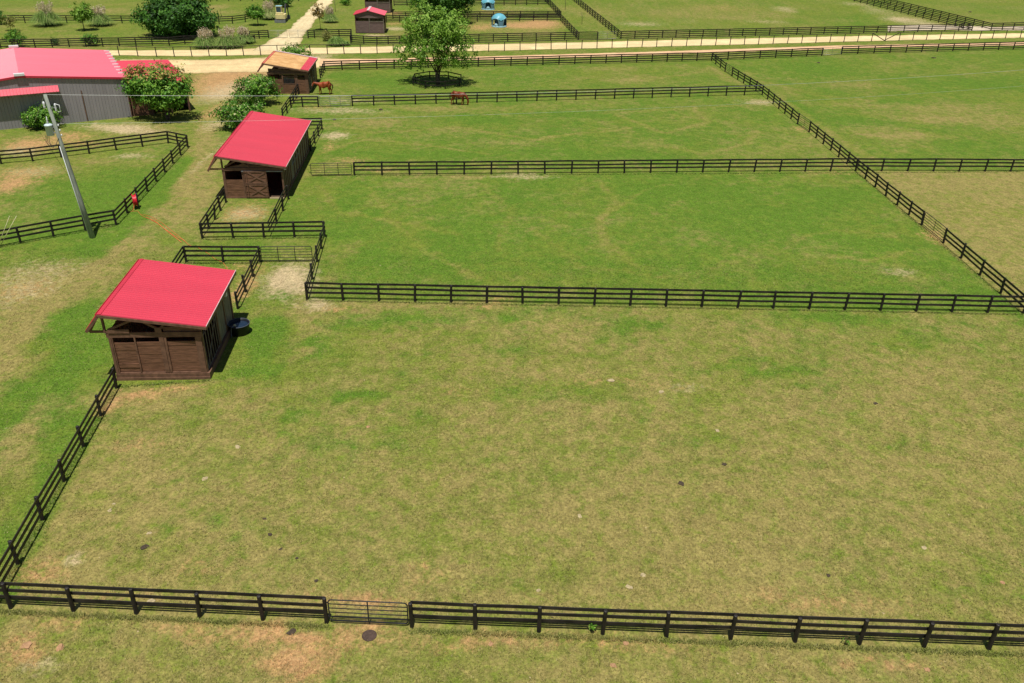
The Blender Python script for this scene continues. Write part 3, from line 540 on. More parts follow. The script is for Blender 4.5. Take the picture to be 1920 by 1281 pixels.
# --- shed 1: near
P = dict(W=4.87, xr=-.21, hr=4.2, he=3.4, xl=-.97, hl=3.24)
t = thing('horse_shed', 'nearest brown horse shed with bright red metal roof and open roof truss', 'shed', (-21.6, 40.15, 0), .072, 'brown horse sheds')
D = 6.5; W = P['W']; L_ = 6.92; wh = 2.95
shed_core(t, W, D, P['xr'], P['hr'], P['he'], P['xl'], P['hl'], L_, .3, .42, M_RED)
# timber skid base, a little deeper at the low front left
bx(t, 'foundation', M_BROWN2, (-.05, W+.12, -.14, .0, -.02, .17), (-.05, W+.12, -.10, .03, .172, .40), (W-.02, W+.12, 0.002, D, 0, .38), (-.05, .06, .002, D, 0, .38), (.06, W-.02, D-.1, D, 0, .3))
bx(t, 'floor', M_DIRTF, (.07, W-.03, .04, D-.11, .0, .06))
# front wall: three plank bays with an open vent strip above
for a, b, zt in ((.14, 1.30, 2.30), (1.38, 2.62, 2.34), (3.0, 4.52, 2.38)): boards(t, a, b, .48, zt, .02, M_BROWN, bh=.27)
for a, b in ((-.02, .12), (.16-.02, .20), (1.30, 1.38), (2.62, 2.86), (2.88, 3.0), (4.52, 4.85)):
    bx(t, 'corner_board' if a < .1 or a > 4 else 'batten', M_BROWN2, (a, b, -.07, .01, .40, wh-.3))
bx(t, 'sill', M_BROWN2, (.1, 4.5, -.07, .0, .402, .47))
bx(t, 'header_beam', M_BROWN2, (-.1, W+.06, -.06, .02, wh-.3, wh))
# truss
def bar(a, b, w_=.09, h_=.12, y=-.03, m=M_BROWN2, mb=None):
    mb.beam((a[0], y, a[1]), (b[0], y, b[1]), w_, h_)
mb = MB(); rz = lambda x: roofz(x, W, .42, P['xr'], P['hr'], P['he'])-.16
bar((-.9, wh+.07), (.2, wh+.07), mb=mb); bar((-.9, wh+.07), (-.25, rz(-.2)), mb=mb, y=-.045); bar((-.12, wh), (-.12, rz(-.12)), .1, .14, mb=mb)
bar((.05, wh+.16), (1.55, rz(1.55)-.02), mb=mb); bar((1.65, rz(1.6)-.02), (2.75, wh+.16), mb=mb); bar((1.3, rz(1.3)), (2.1, rz(2.1)), .1, .14, mb=mb); bar((2.7, wh+.10), (3.1, rz(3.1)-.03), mb=mb)
bar((2.75, wh+.28), (4.4, wh+.3), .08, .07, mb=mb); bar((.05, wh+.10), (1.15, wh+.10), .05, .22, y=-.08, mb=mb); mb.obj('truss', M_BROWN2, t)
bx(t, 'truss_plate', M_BROWN2, (2.5, 2.85, -.1, -.06, wh-.02, wh+.3))
mb = MB(); mb.poly([(2.9, .03, wh), (W, .03, wh), (W, .03, rz(W)), (2.9, .03, rz(2.9))]); mb.poly([(2.9, .05, wh), (W, .05, wh), (W, .05, rz(W)), (2.9, .05, rz(2.9))]); mb.obj('gable_board', M_BROWN, t)
# rafters seen through the open gable
mb = MB()
for y in (1.2, 2.4, 3.6, 4.8, 6.0): mb.beam((P['xr'], y, P['hr']-.12), (W, y, rz(W)), .05, .12); mb.beam((0, y, wh), (W, y, wh), .05, .12)
mb.obj('rafter', M_BROWN2, t)
boards(t, .04, D-.05, .4, wh, .04, M_BROWN, axis='y'); boards(t, .04, W-.04, .4, wh, D-.06, M_BROWN)
bx(t, 'corner_post', M_BROWN2, (W-.14, W+.02, D-.16, D, .38, 3.2)); bx(t, 'corner_post', M_BROWN2, (W-.12, W+.02, .012, .16, .38, 3.2)); bx(t, 'wall_plate', M_BROWN2, (W-.1, W+.03, .0, D, wh, wh+.2))
# right side: pipe gate across the open stall, then a boarded panel
mb = MB()
for y in (.35, .8, 1.25, 1.7, 2.15, 2.6, 3.0): mb.tube([(W-.04, y, .4), (W-.04, y, 2.5)], .022, 5)
mb.tube([(W-.03, .2, .42), (W-.03, 3.1, 2.5)], .022, 5); mb.tube([(W-.03, .2, 2.5), (W-.03, 1.2, 2.95)], .02, 5)
for z in (.42, 2.5): mb.tube([(W-.04, .16, z), (W-.04, 3.1, z)], .025, 5)
mb.obj('stall_gate', M_BROWNG, t)
bx(t, 'upright', M_BROWN2, (W-.12, W, 3.12, 3.26, .38, 3.1), (W-.12, W, 4.75, 4.87, .38, 3.1))
for a, b in ((3.28, 4.73), (4.89, D-.18)):
    mb = MB(); y = a
    while y < b-.05: e = min(y+.24, b); mb.box(W-.08, W-.045+random.uniform(0, .012), y+.005, e-.005, .4, wh); y = e
    mb.obj('side_panel', M_BROWNG, t)
bx(t, 'control_box', M_WHITE, (W+.0, W+.12, 5.2, 5.45, 2.45, 2.85))

# --- shed 2: long middle shed
W, D = 4.87, 14.0; wh = 2.5
t = thing('horse_shed', 'long brown shed with red roof and crossed plank door beside a dark doorway', 'shed', (-24.4, 69.35, 0), .07, 'brown horse sheds')
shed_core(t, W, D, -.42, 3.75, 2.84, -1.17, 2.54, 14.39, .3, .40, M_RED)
rz = lambda x: roofz(x, W, .40, -.42, 3.75, 2.84)-.16
bx(t, 'foundation', M_BROWN2, (-.04, 3.6, -.08, .03, -.02, .12), (3.6, W, -.04, .02, -.02, .05))
bx(t, 'floor', M_DIRTF, (.05, W-.06, .04, D-.06, 0, .04))
boards(t, .1, 1.5, .12, 1.62, .0, M_BROWN, bh=.3)
bx(t, 'batten', M_BROWN2, (.02, .12, -.04, .01, .12, wh-.1)); bx(t, 'batten', M_BROWN2, (1.5, 1.62, -.05, .01, .12, wh-.1))
bx(t, 'header_beam', M_BROWN2, (-.05, W+.04, -.06, .03, wh-.1, wh+.14))
bx(t, 'door_track', M_GREYM, (1.5, 4.9, -.14, -.1, wh-.16, wh-.08))
# crossed door
dx0, dx1, dz1 = 1.66, 3.55, 2.42
d = boards(t, dx0, dx1, .1, dz1, -.11, M_BROWN, 'door', bh=.24, th=.04)
mb = MB(); y = -.135
for a, b in (((dx0, .17), (dx1, .17)), ((dx0, dz1-.07), (dx1, dz1-.07)), ((dx0, 1.2), (dx1, 1.2)), ((dx0, 1.36), (dx1, 1.36)), ((dx0+.07, .2), (dx0+.07, dz1)), ((dx0+.24, .2), (dx0+.24, dz1)), ((dx1-.07, .2), (dx1-.07, dz1))): bar(a, b, .04, .12, y, mb=mb)
for z0, z1 in ((.25, 1.12), (1.44, dz1-.14)): bar((dx0+.34, z0), (dx1-.15, z1), .045, .11, y-.003, mb=mb); bar((dx0+.34, z1), (dx1-.15, z0), .04, .11, y-.007, mb=mb)
mb.obj('cross_brace', M_BROWN2, d)
bx(t, 'threshold', M_CLOD, (3.6, 4.85, -.2, -.05, 0, .07))
bx(t, 'corner_post', M_BROWN2, (W-.12, W+.02, -.03, .12, 0, 2.7)); bx(t, 'corner_post', M_BROWN2, (-.1, .015, -.03, .1, 0, 3.3))
mb = MB(); bar((-1.1, wh+.05), (.1, wh+.05), mb=mb); bar((-1.1, wh+.05), (-.45, rz(-.42)), mb=mb, y=-.045); bar((.15, wh+.25), (1.2, rz(1.2)-.05), mb=mb); bar((1.4, rz(1.3)-.05), (2.2, wh+.2), mb=mb); bar((2.0, wh+.36), (4.6, wh+.30), .05, .05, mb=mb); bar((-.04, wh), (-.04, rz(-.04)), .1, .12, mb=mb); mb.obj('truss', M_BROWN2, t)
mb = MB(); mb.poly([(0, .02, wh+.12), (W, .02, wh+.12), (W, .02, rz(W)), (2.3, .02, rz(2.3)), (1.35, .02, wh+.4)]); mb.obj('gable_board', M_BROWN2, t)
boards(t, .04, D-.05, .02, wh, .04, M_BROWN, axis='y'); boards(t, .04, W-.04, .02, wh, D-.06, M_BROWN)
mb = MB(); bd = MB(); y = .14
while y < D-.05:
    e = min(y+.3, D-.03); mb.box(W-.06, W-.02, y+.004, e-.004, .05, 2.6); y = e
mb.obj('side_wall', M_BROWNG, t)
for y in (.5, 1.2, 1.9, 2.6, 3.4, 5.2, 6.4, 7.6, 9.0, 10.2, 11.4, 12.6, 13.8):
    bx(t, 'batten', M_BROWN2, (W-.02, W+.06, y, y+.13, .0, 2.66))
mb = MB()
for z in (1.7, 2.3): mb.tube([(W+.12, 3.6, z), (W+.12, 7.4, z)], .025, 5)
mb.tube([(W+.12, 3.8, 1.7), (W+.12, 5.2, 2.3)], .02, 5); mb.tube([(W+.12, 5.6, 2.3), (W+.12, 7.2, 1.7)], .02, 5)
for y in (3.6, 5.4, 7.4): mb.tube([(W-.02, y, 2.3), (W+.14, y, 2.3)], .02, 5)
mb.obj('hanging_rack', M_GREYM, t)
bx(t, 'base_board', M_BROWN2, (W-.02, W+.05, .1, D, 0, .2))
mb = MB(); mb.lathe([(.0, .0), (.11, .02), (.12, .06), (.03, .12)], 10, (W+.25, -.1, 2.52)); mb.obj('lamp', M_WHITE, t, True)
mb = MB()
for y in np.arange(.15, 13.9, 1.2): mb.beam((-.42, y, 3.63), (W, y, rz(W)), .05, .12)
mb.obj('rafter', M_BROWN2, t)

# --- shed 3: orange roof
W, D = 4.8, 6.9; wh = 2.45
t = thing('horse_shed', 'brown shed with rusty orange roof edged by one red strip', 'shed', (-30.4, 106.7, 0), .065, 'brown horse sheds')
xr, hr, he, xl, hl, L_ = -.38, 3.7, 2.84, -1.1, 2.72, 7.38
shed_core(t, W, D, xr, hr, he, xl, hl, L_, .3, .2, M_RUST, trim=M_REDT); rz = lambda x: roofz(x, W, .2, xr, hr, he)-.16
fr = (W+.2-xr); sx = lambda x: roofz(x, W, .2, xr, hr, he)
roof_panel((W-.75, -.31, sx(W-.75)+.035), (W-.75, L_+.0, sx(W-.75)+.035), (W+.215, -.31, sx(W+.215)+.035), (W+.215, L_, sx(W+.215)+.035), M_RED, t, 'roof_strip', th=.03)
mb = MB(); mb.beam((xr+.1, L_-.12, hr+.05), (W+.2, L_-.12, he+.06), .34, .03); mb.obj('flashing', M_FLASH, t)
bx(t, 'header_beam', M_BROWN2, (-.05, W+.04, -.06, .03, wh-.12, wh+.12)); mb = MB(); mb.poly([(0.1, .02, wh+.1), (W, .02, wh+.1), (W, .02, rz(W)), (.1, .02, rz(.1)-.45)]); mb.obj('gable_board', M_BROWN2, t)
boards(t, .05, 1.7, 0, 1.75, .0, M_BROWN, bh=.28); boards(t, 1.8, 3.2, 0, 1.15, .0, M_BROWN, bh=.28); boards(t, 3.55, 4.45, 0, 1.75, .0, M_BROWN, bh=.28)
for a, b in ((-.03, .08), (1.68, 1.82), (3.2, 3.32), (3.34, 3.55), (4.45, 4.8)): bx(t, 'batten', M_BROWN2, (a, b, -.05, .02, 0, wh-.1))
f_ = bx(t, 'window', M_BROWN2, (1.82, 3.2, -.03, .02, 1.15, 1.22), (1.82, 3.2, -.03, .02, 2.02, 2.12))
mb = MB()
for x in np.arange(1.95, 3.2, .14): mb.tube([(x, .0, 1.2), (x, .0, 2.05)], .012, 4)
mb.obj('bars', M_GREYM, f_)
boards(t, .04, D-.05, .02, wh, .04, M_BROWN, axis='y'); boards(t, .04, W-.04, .02, wh, D-.06, M_BROWN)
for y in (.0, 1.6, 3.2, 4.9, 6.76): bx(t, 'corner_post', M_BROWN2, (W-.1, W+.03, y+.03, y+.17, 0, 2.72))
for y0 in (.3, 3.5):
    mb = MB(); x = W+.05
    for z in (.3, 1.15, 2.1): mb.beam((x, y0, z), (x, y0+1.3, z), .04, .1)
    for y in (y0, y0+1.3): mb.beam((x+.002, y, .25), (x+.002, y, 2.15), .04, .1)
    for z0, z1 in ((.35, 1.1), (1.2, 2.05)): mb.beam((x+.004, y0, z0), (x+.004, y0+1.3, z1), .04, .08); mb.beam((x+.008, y0, z1), (x+.008, y0+1.3, z0), .04, .08)
    mb.obj('stall_door', M_BROWNG, t)
bx(t, 'side_wall', M_BROWN2, (W-.06, W-.02, 1.8, 3.2, 0, 1.5)); bx(t, 'side_wall', M_BROWN2, (W-.06, W-.02, 5.1, 6.7, 0, 2.4))
bx(t, 'floor', M_DIRTF, (.05, W-.06, .04, D-.06, 0, .04))

# --- stalls 4 and 5 beyond the track
def stall(loc, rz_, label, hgt=3.65):
    t = thing('horse_stall', label, 'stall', loc, rz_, 'small brown gabled stalls'); W, D = 4.75, 3.9; xr = 2.25; he = 2.95
    rn, rf = (xr, -.25, hgt), (xr, D+.35, hgt)
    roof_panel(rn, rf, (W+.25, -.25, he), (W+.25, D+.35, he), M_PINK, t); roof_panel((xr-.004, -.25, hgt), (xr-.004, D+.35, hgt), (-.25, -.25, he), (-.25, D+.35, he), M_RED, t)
    mb = MB(); mb.beam((xr, -.28, hgt+.04), (xr, D+.38, hgt+.04), .42, .03); mb.obj('ridge_cap', M_FLASH, t)
    mb = MB(); mb.poly([(-.1, -.02, he-.12), (W+.1, -.02, he-.12), (W+.1, -.02, he-.06), (xr, -.02, hgt-.1), (-.1, -.02, he-.06)]); mb.poly([(-.1, .02, he-.12), (-.1, .02, he-.06), (xr, .02, hgt-.1), (W+.1, .02, he-.06), (W+.1, .02, he-.12)]); mb.obj('gable_board', M_PURP, t)
    bx(t, 'header_beam', M_PURP, (0, W, -.05, .01, he-.5, he-.13)); boards(t, .1, 2.3, .1, 1.95, .0, M_PURP, bh=.26); boards(t, 2.4, W-.12, .1, 1.85, .0, M_PURP, bh=.26)
    bx(t, 'sill', M_BROWNG, (2.4, W-.12, -.06, .0, 1.86, 1.95)); bx(t, 'batten', M_BROWNG, (2.3, 2.4, -.04, .03, .05, he-.5)); bx(t, 'corner_board', M_BROWNG, (W-.12, W, -.05, .03, 0, he-.1)); bx(t, 'corner_board', M_BROWN2, (0, .1, -.05, .03, 0, he-.1))
    boards(t, .04, D-.05, .02, he-.1, .04, M_BROWN2, axis='y'); boards(t, .04, W-.04, .02, he-.1, D-.06, M_BROWN2); boards(t, .04, D-.05, .02, 1.5, W-.01, M_BROWN2, axis='y')
    bx(t, 'corner_post', M_BROWN2, (W-.12, W, D-.14, D, 0, he-.05)); bx(t, 'wall_plate', M_BROWN2, (W-.1, W-.0, .04, D-.15, he-.3, he-.1)); bx(t, 'floor', M_DIRTF, (.05, W-.06, .04, D-.06, 0, .04)); return t
stall((-27.2, 150.1, 0), .056, 'small brown stall with a pink gabled roof beside the track fence')
stall((-29.2, 172.6, 0), .03, 'brown stall cut off by the top edge behind the pink roofed stall')

# ------------------------------------------------------------ metal barn
bd_ = np.array([-.874, -.486]); rzb = math.atan2(-bd_[1], -bd_[0])   # local +x points right along the wall
B0 = np.array([-42.5, 94.55])                                        # right front corner
t = thing('metal_barn', 'big grey brown metal barn with faded pink red roof', 'barn', (B0[0], B0[1], 0), rzb)
HW = 19.7; DB = 16.5; he, hr = 4.2, 5.2
def ribwall(pts_top, x0, x1, y, m, parent, name='wall', step=.31):
    mb = MB(); x = x0
    while x < x1-.01:
        e = min(x+step, x1); za, zb = pts_top(x), pts_top(e)
        mb.quad((x, y, 0), (e-.05, y, 0), (e-.05, y, pts_top(e-.05)), (x, y, za)); mb.quad((e-.05, y, 0), (e-.025, y-.03, 0), (e-.025, y-.03, zb), (e-.05, y, zb)); mb.quad((e-.025, y-.03, 0), (e, y, 0), (e, y, zb), (e-.025, y-.03, zb)); x = e
    return mb.obj(name, m, parent)
top = lambda x: hr-(hr-he)*abs(x+HW/2)/(HW/2)-.02
ribwall(top, -HW, 0, 0, M_SIDING, t)
mb = MB(); mb.quad((0, 0, 0), (0, DB, 0), (0, DB, he), (0, 0, he)); mb.quad((-HW, DB, 0), (-HW, 0, 0), (-HW, 0, he), (-HW, DB, he)); mb.poly([(0, DB, 0), (-HW, DB, 0), (-HW, DB, he), (-HW/2, DB, hr), (0, DB, he)]); mb.obj('wall', M_SIDING, t)
roof_panel((-HW/2, -.09, hr+.06), (-HW/2, DB+.2, hr+.06), (.2, -.09, he+.06), (.2, DB+.2, he+.06), M_PINK, t, ribs=.3, rh=.02); roof_panel((-HW/2-.004, -.09, hr+.06), (-HW/2-.004, DB+.2, hr+.06), (-HW-.2, -.09, he+.06), (-HW-.2, DB+.2, he+.06), M_PINK, t, ribs=.3, rh=.02)
mb = MB(); mb.beam((-HW/2, -.12, hr-.02), (.22, -.12, he-.02), .05, .2); mb.beam((-HW/2, -.12, hr-.02), (-HW-.2, -.12, he-.02), .05, .2); mb.obj('trim', M_REDT, t)
mb = MB()
for x in np.arange(-HW, 0, .31): mb.box(x, x+.13, -.09, -.02, top(x)-.12, top(x)-.05)
mb.obj('vent_strip', M_DARK, t)
for y in (-.15, DB-.05): bx(t, 'ridge_vent', M_WHITE, (-HW/2-.5, -HW/2+.5, y-.12, y+.35, hr+.08, hr+.3))
mb = MB()
for y in np.arange(2, DB-.3, 1.7): mb.box(-.35, .28, y, y+.16, he+.08, he+.2)
mb.obj('snow_guard', M_WHITE, t)
bx(t, 'corner_trim', M_BROWN2, (-.02, .08, -.05, .05, 0, he))
bx(t, 'downspout', M_BROWN2, (-4.5, -4.42, -.1, -.032, .1, he-.9))
# awning along the left of the front wall
aw = roof_panel((-HW-.5, -.02, 4.03), (-6.55, -.02, 4.03), (-HW-.5, -.62, 3.5), (-6.55, -.62, 3.5), M_REDLOW, t, 'awning', ribs=.3)
mb = MB(); mb.box(-HW-.5, -6.55, -.64, -.6, 3.42, 3.48)
for x in np.arange(-HW, -6.6, 1.2): mb.beam((x, -.03, 3.2), (x, -.58, 3.42), .05, .07)
mb.obj('awning_frame', M_BROWN2, aw)
# lean-to on the right side
LW = 6.4; z0, z1 = 3.75, 3.4
lt = roof_panel((.22, -.15, z0), (.22, DB-4.0, z0), (LW, -.15, z1), (LW, DB-4.0, z1), M_REDLOW, t, 'lean_to_roof', ribs=.3)
mb = MB(); mb.beam((.2, -.18, z0-.08), (LW, -.18, z1-.08), .04, .16); mb.box(LW-.02, LW+.03, -.15, DB-4, z1-.22, z1-.06); mb.obj('fascia', M_REDT, lt)
mb = MB(); mb.quad((LW-.1, 0, 0), (LW-.1, DB-4.2, 0), (LW-.1, DB-4.2, z1-.05), (LW-.1, 0, z1-.05)); mb.quad((.1, DB-4.2, 0), (LW-.1, DB-4.2, 0), (LW-.1, DB-4.2, z1-.05), (.1, DB-4.2, z0-.05)); mb.obj('lean_to_wall', M_SIDING, t)
for x in (.3, 2.3, 4.3, LW-.2): bx(t, 'lean_to_post', M_BROWN2, (x-.08, x+.08, 0, .16, 0, z1-.05))
boards(t, .4, 2.2, 0, 1.9, .1, M_BROWN, 'plank_panel')

# ------------------------------------------------------------ utility pole and wires
pb = G(174, 446)[:2]; pt = onY(84, 177, pb[1]); pt = np.array([pt[0], pb[1], pt[2]])
t = thing('utility_pole', 'leaning weathered utility pole with transformer left of the long shed', 'utility pole', (pb[0], pb[1], 0))
A = Vector((0, 0, -.1)); Z = Vector((pt[0]-pb[0], 0, pt[2])); at_ = lambda z: Vector((Z.x*z/Z.z, 0, z))
mb = MB(); mb.tube([at_(-.1), at_(3), at_(6.5), tuple(Z)], [.19, .17, .14, .115], 14); mb.obj('pole', M_POLE, t, True)
mb = MB(); mb.tube([at_(0)+Vector((-.19, -.08, 0)), at_(3.2)+Vector((-.17, -.08, 0)), at_(7)+Vector((-.14, -.07, 0))], .03, 6); mb.obj('conduit', M_CERAM, t, True)
c = at_(8.15)+Vector((-.52, 0, 0)); tr = None
mb = MB(); mb.lathe([(.24, -.38), (.26, -.36), (.26, .3), (.29, .31), (.29, .36), (.2, .42), (.05, .45)], 18, tuple(c)); tr = mb.obj('transformer', M_TRANS, t, True)
mb = MB(); mb.lathe([(.05, .45), (.08, .5), (.04, .55), (.08, .6), (.04, .65), (.07, .7), (.03, .8), (.02, .95)], 8, tuple(c)); mb.obj('bushing', M_CERAM, tr, True)
mb = MB(); 
for z in (-.2, .2): mb.beam(c+Vector((.2, 0, z)), at_(8.15+z), .08, .06)
mb.obj('bracket', M_GREYM, tr)
mb = MB()
for s_, a_ in ((0, .1), (.12, -.1), (-.1, .05)): mb.tube([c+Vector((-.2+s_, -.1, -.36)), c+Vector((-.25+s_, -.15, -.8)), c+Vector((.0+s_, -.2+a_, -1.2)), c+Vector((.3, -.15, -1.0)), at_(7.6)+Vector((0, -.14, 0))], .018, 5)
mb.obj('cable', M_TRACKR, t)
mb = MB(); e = at_(9.75); mb.beam(e+Vector((.1, -.05, 0)), e+Vector((.5, -.1, .02)), .05, .06); mb.obj('bracket', M_GREYM, t)
mb = MB(); mb.lathe([(.05, -.25), (.08, -.2), (.05, -.1), (.08, 0), (.05, .1), (.08, .2), (.04, .3)], 8, tuple(e+Vector((.5, -.1, 0)))); mb.tube([e+Vector((.5, -.1, .28)), e+Vector((.8, -.12, .2)), e+Vector((.8, -.12, -.25)), e+Vector((.6, -.1, -.3))], .03, 5); mb.obj('fuse_cutout', M_CERAM, t, True)
mb = MB(); mb.lathe([(.06, -.25), (.09, -.1), (.06, 0), (.09, .1), (.05, .25)], 8, tuple(at_(9.9)+Vector((-.28, -.05, 0)))); mb.obj('insulator', M_CERAM, t, True)
mb = MB()
for k in range(3): mb.lathe([(.03, -.08), (.06, 0), (.03, .08)], 8, tuple(at_(8.5-k*.35)+Vector((.25, -.05, 0))))
mb.obj('insulator', M_CERAM, t, True)
def wire(a, b, sag, r_, label):
    a = Vector(a); b = Vector(b); mb = MB(); n = 24
    pts = [a.lerp(b, k/n)-Vector((0, 0, sag*4*(k/n)*(1-k/n))) for k in range(n+1)]; mb.v = []; mb.tube([p-a for p in pts], r_, 5)
    o = mb.obj('power_line', M_WIRE); o.location = a; tag(o, label, 'wire', 'thin overhead wires from the utility pole')
P0 = Vector((pb[0], pb[1], 0))
wire(P0+Z+Vector((0, 0, -.02)), tuple(G(1960, 128, 9.5)), .9, .009, 'upper thin wire running right from the top of the utility pole')
wire(P0+at_(8.6)+Vector((.2, 0, 0)), tuple(G(1960, 158, 7.6)), .7, .006, 'lower thin wire running right from beside the pole transformer')
# guy wire at the far side of the pole
mb = MB(); g1 = G(64, 232); mb.tube([tuple(P0+Z+Vector((-.1, .05, -.1))), (g1[0], g1[1], .02)], .014, 5)
tag(mb.obj('guy_wire', M_WIRE), 'slanted guy wire from the utility pole top down to the bush by the barn', 'wire')
# two pale stakes
for (a, b), lb in ((((-4, 463), (18, 405)), 'left of two pale stakes leaning at the left edge fence'), (((0, 462), (31, 405)), 'right of two pale stakes leaning at the left edge fence')):
    g = G(*a); tp = onY(b[0], b[1], g[1]+.15); mb = MB(); mb.tube([(0, 0, 0), tuple((tp-g)*.5), tuple(tp-g)], [.028, .024, .02], 6); o = mb.obj('stake', M_STAKE, None, True); o.location = tuple(g); tag(o, lb, 'stake', 'pale stakes by the left fence')

# ------------------------------------------------------------ hose reel, hose, tank
g = G(252, 389); t = thing('hose_reel', 'red hose reel hung on the left paddock fence', 'hose reel', (g[0]+.22, g[1]-.2, 0), R(-63))
def reel(mb, r0, w_, c):
    n = 20
    for k in range(n):
        a0 = 2*math.pi*k/n; a1 = 2*math.pi*(k+1)/n
        p = lambda a, y, r_: (c[0]+r_*math.cos(a), c[1]+y, c[2]+r_*math.sin(a))
        mb.quad(p(a0, -w_/2, r0), p(a1, -w_/2, r0), p(a1, w_/2, r0), p(a0, w_/2, r0))
        mb.poly([p(a0, -w_/2, r0), (c[0], c[1]-w_/2, c[2]), p(a1, -w_/2, r0)]); mb.poly([p(a1, w_/2, r0), (c[0], c[1]+w_/2, c[2]), p(a0, w_/2, r0)])
mb = MB(); reel(mb, .52, .05, (0, -.13, .70)); reel(mb, .52, .05, (0, .13, .70)); mb.obj('reel_flange', M_HREEL, t)
mb = MB(); reel(mb, .42, .22, (0, 0, .70)); mb.obj('coiled_hose', M_HREEL, t)
mb = MB(); mb.box(-.3, .05, .18, .26, .2, 1.2); mb.obj('bracket', M_TRACKR, t)
mb = MB(); mb.tube([(.45, -.1, .7), (.5, -.15, .3), (.55, -.3, .03)], .025, 5); mb.obj('hose_end', M_HOSE, t)
hp = [(240, 398), (256, 397), (262, 401), (275, 408), (295, 419), (315, 434), (340, 450), (352, 460), (372, 463), (385, 475), (400, 484), (418, 492), (425, 505), (424, 520)]
hp2 = [(262, 403), (278, 407), (300, 419), (322, 437), (344, 454)]
o0 = G(*hp[0])
for pts, nm, lb in ((hp, 'hose', 'orange garden hose lying from the red reel to the near shed yard'),):
    mb = MB(); W3 = [G(*p)-o0 for p in pts]; Q = []
    for a, b in zip(W3[:-1], W3[1:]):
        for k in range(6):
            q = a+(b-a)*k/6; Q.append((q[0]+.08*math.sin(q[0]*3), q[1]+.08*math.sin(q[0]*2.1+1), .035))
    mb.tube(Q, .015, 5); W3 = [G(*p)-o0 for p in hp2]; mb.tube([(p[0]+.1, p[1]+.12, .02) for p in W3], .015, 5); mb.tube([(p[0]-.1, p[1]-.12, .03) for p in W3[1:]], .025, 5)
    o = mb.obj(nm, M_HOSE, None, True); o.location = (o0[0], o0[1], 0); tag(o, lb, 'hose')
g = G(457, 627); t = thing('stock_tank', 'round dark water tank against the right side of the near shed', 'water tank', (g[0]-.28, g[1]+.2, 0))
mb = MB(); mb.lathe([(.02, .02), (.48, .02), (.56, .0), (.62, .6), (.66, .62), (.66, .66), (.60, .66), (.56, .5), (.5, .12), (.02, .1)], 28); mb.obj('tank', M_TANK, t, True)
mb = MB(); mb.tube([(.645*math.cos(a), .645*math.sin(a), .66) for a in np.linspace(0, 2*math.pi, 33)], .022, 6, False); mb.obj('rim', M_RIM, t, True)
mb = MB(); mb.lathe([(.57, .52), (.0, .521)], 28, cap=False); mb.obj('water', M_WATER, t)
mb = MB(); mb.lathe([(.0, -.09), (.07, -.06), (.09, 0), (.07, .06), (.0, .09)], 12, (-.18, -.22, .6)); mb.obj('float_valve', M_STAKE, t, True)
mb = MB(); mb.tube([(-.2, -.25, .6), (-.3, -.55, .62), (-.32, -.62, .2), (-.32, -.66, .0)], .02, 5); mb.obj('feed_pipe', M_GREYM, t)

# ------------------------------------------------------------ blue huts
def hut(loc, rz_, label):
    t = thing('calf_hut', label, 'animal hut', loc, rz_, 'blue plastic shelter huts'); n = 40; RR = 1.28
    prof = [(1.28, .12), (1.28, .75), (1.27, 1.15), (1.18, 1.5), (.98, 1.8), (.68, 2.02), (.34, 2.14), (.06, 2.17)]
    arcs = [math.pi*(1.5+k/2) for k in range(4)]
    def hole(a, z):
        for c in arcs[:1]+arcs[1:2]+arcs[3:4]:
            d = abs((a-c+math.pi) % (2*math.pi)-math.pi)*RR
            if z < 1.45 and .22 < z and d < .55*(1 if z < 1.1 else max(0, 1-(z-1.1)/.4)): return True
        return False
    zs = list(np.linspace(.12, 1.5, 12)); rr = [np.interp(z, [p[1] for p in prof], [p[0] for p in prof]) for z in zs]
    mb = MB()
    for k in range(n):
        for i in range(len(zs)-1):
            am = 2*math.pi*(k+.5)/n
            if hole(am, (zs[i]+zs[i+1])/2): continue
            a0, a1 = 2*math.pi*k/n, 2*math.pi*(k+1)/n
            for s_ in (0, .04):
                p = lambda a, q: ((rr[q]-s_)*math.cos(a), (rr[q]-s_)*math.sin(a), zs[q])
                mb.quad(p(a0, i), p(a1, i), p(a1, i+1), p(a0, i+1))
    mb.obj('wall', M_HUTW, t, False)
    mb = MB(); base = []
    N = 48
    for r_, z in [(1.3, 1.35), (1.22, 1.52), (1.0, 1.83), (.7, 2.06), (.34, 2.18), (.08, 2.22)]:
        for j in range(N):
            a = 2*math.pi*j/N; pu = 1+.05*abs(math.cos(2*a))*(1 if z < 2 else .3); dz = .12*abs(math.cos(2*a))-.22*(1-abs(math.cos(2*a))) if z < 1.4 else 0
            mb.v.append((r_*pu*math.cos(a), r_*pu*math.sin(a), z+dz))
    for k in range(5):
        for j in range(N): mb.f.append((k*N+j, k*N+(j+1) % N, (k+1)*N+(j+1) % N, (k+1)*N+j))
    mb.f.append(tuple(5*N+j for j in range(N))); mb.obj('dome', M_HUT, t, True)
    mb = MB(); mb.lathe([(1.34, 0), (1.36, .06), (1.33, .16), (1.28, .2), (1.28, .26), (1.24, .26)], 36); mb.obj('skirt', M_HUTP, t, True)
    for c in (arcs[0], arcs[1], arcs[3]):
        mb = MB(); pts = []
        for s_ in np.linspace(-1, 1, 13):
            d = .6*s_; z = .25 if abs(s_) == 1 else 1.1+.42*math.sqrt(1-s_*s_); a = c+d/RR; pts.append((1.31*math.cos(a), 1.31*math.sin(a), z))
        mb.tube(pts, .045, 5); mb.obj('door_arch', M_HUTP, t, True)
    mb = MB(); a = arcs[0]; mb.lathe([(.0, .1), (.3, .1), (.35, .5), (.05, .75)], 10, (1.0*math.cos(a), 1.0*math.sin(a), .0)); mb.obj('feeder', M_HUTP, t, True)
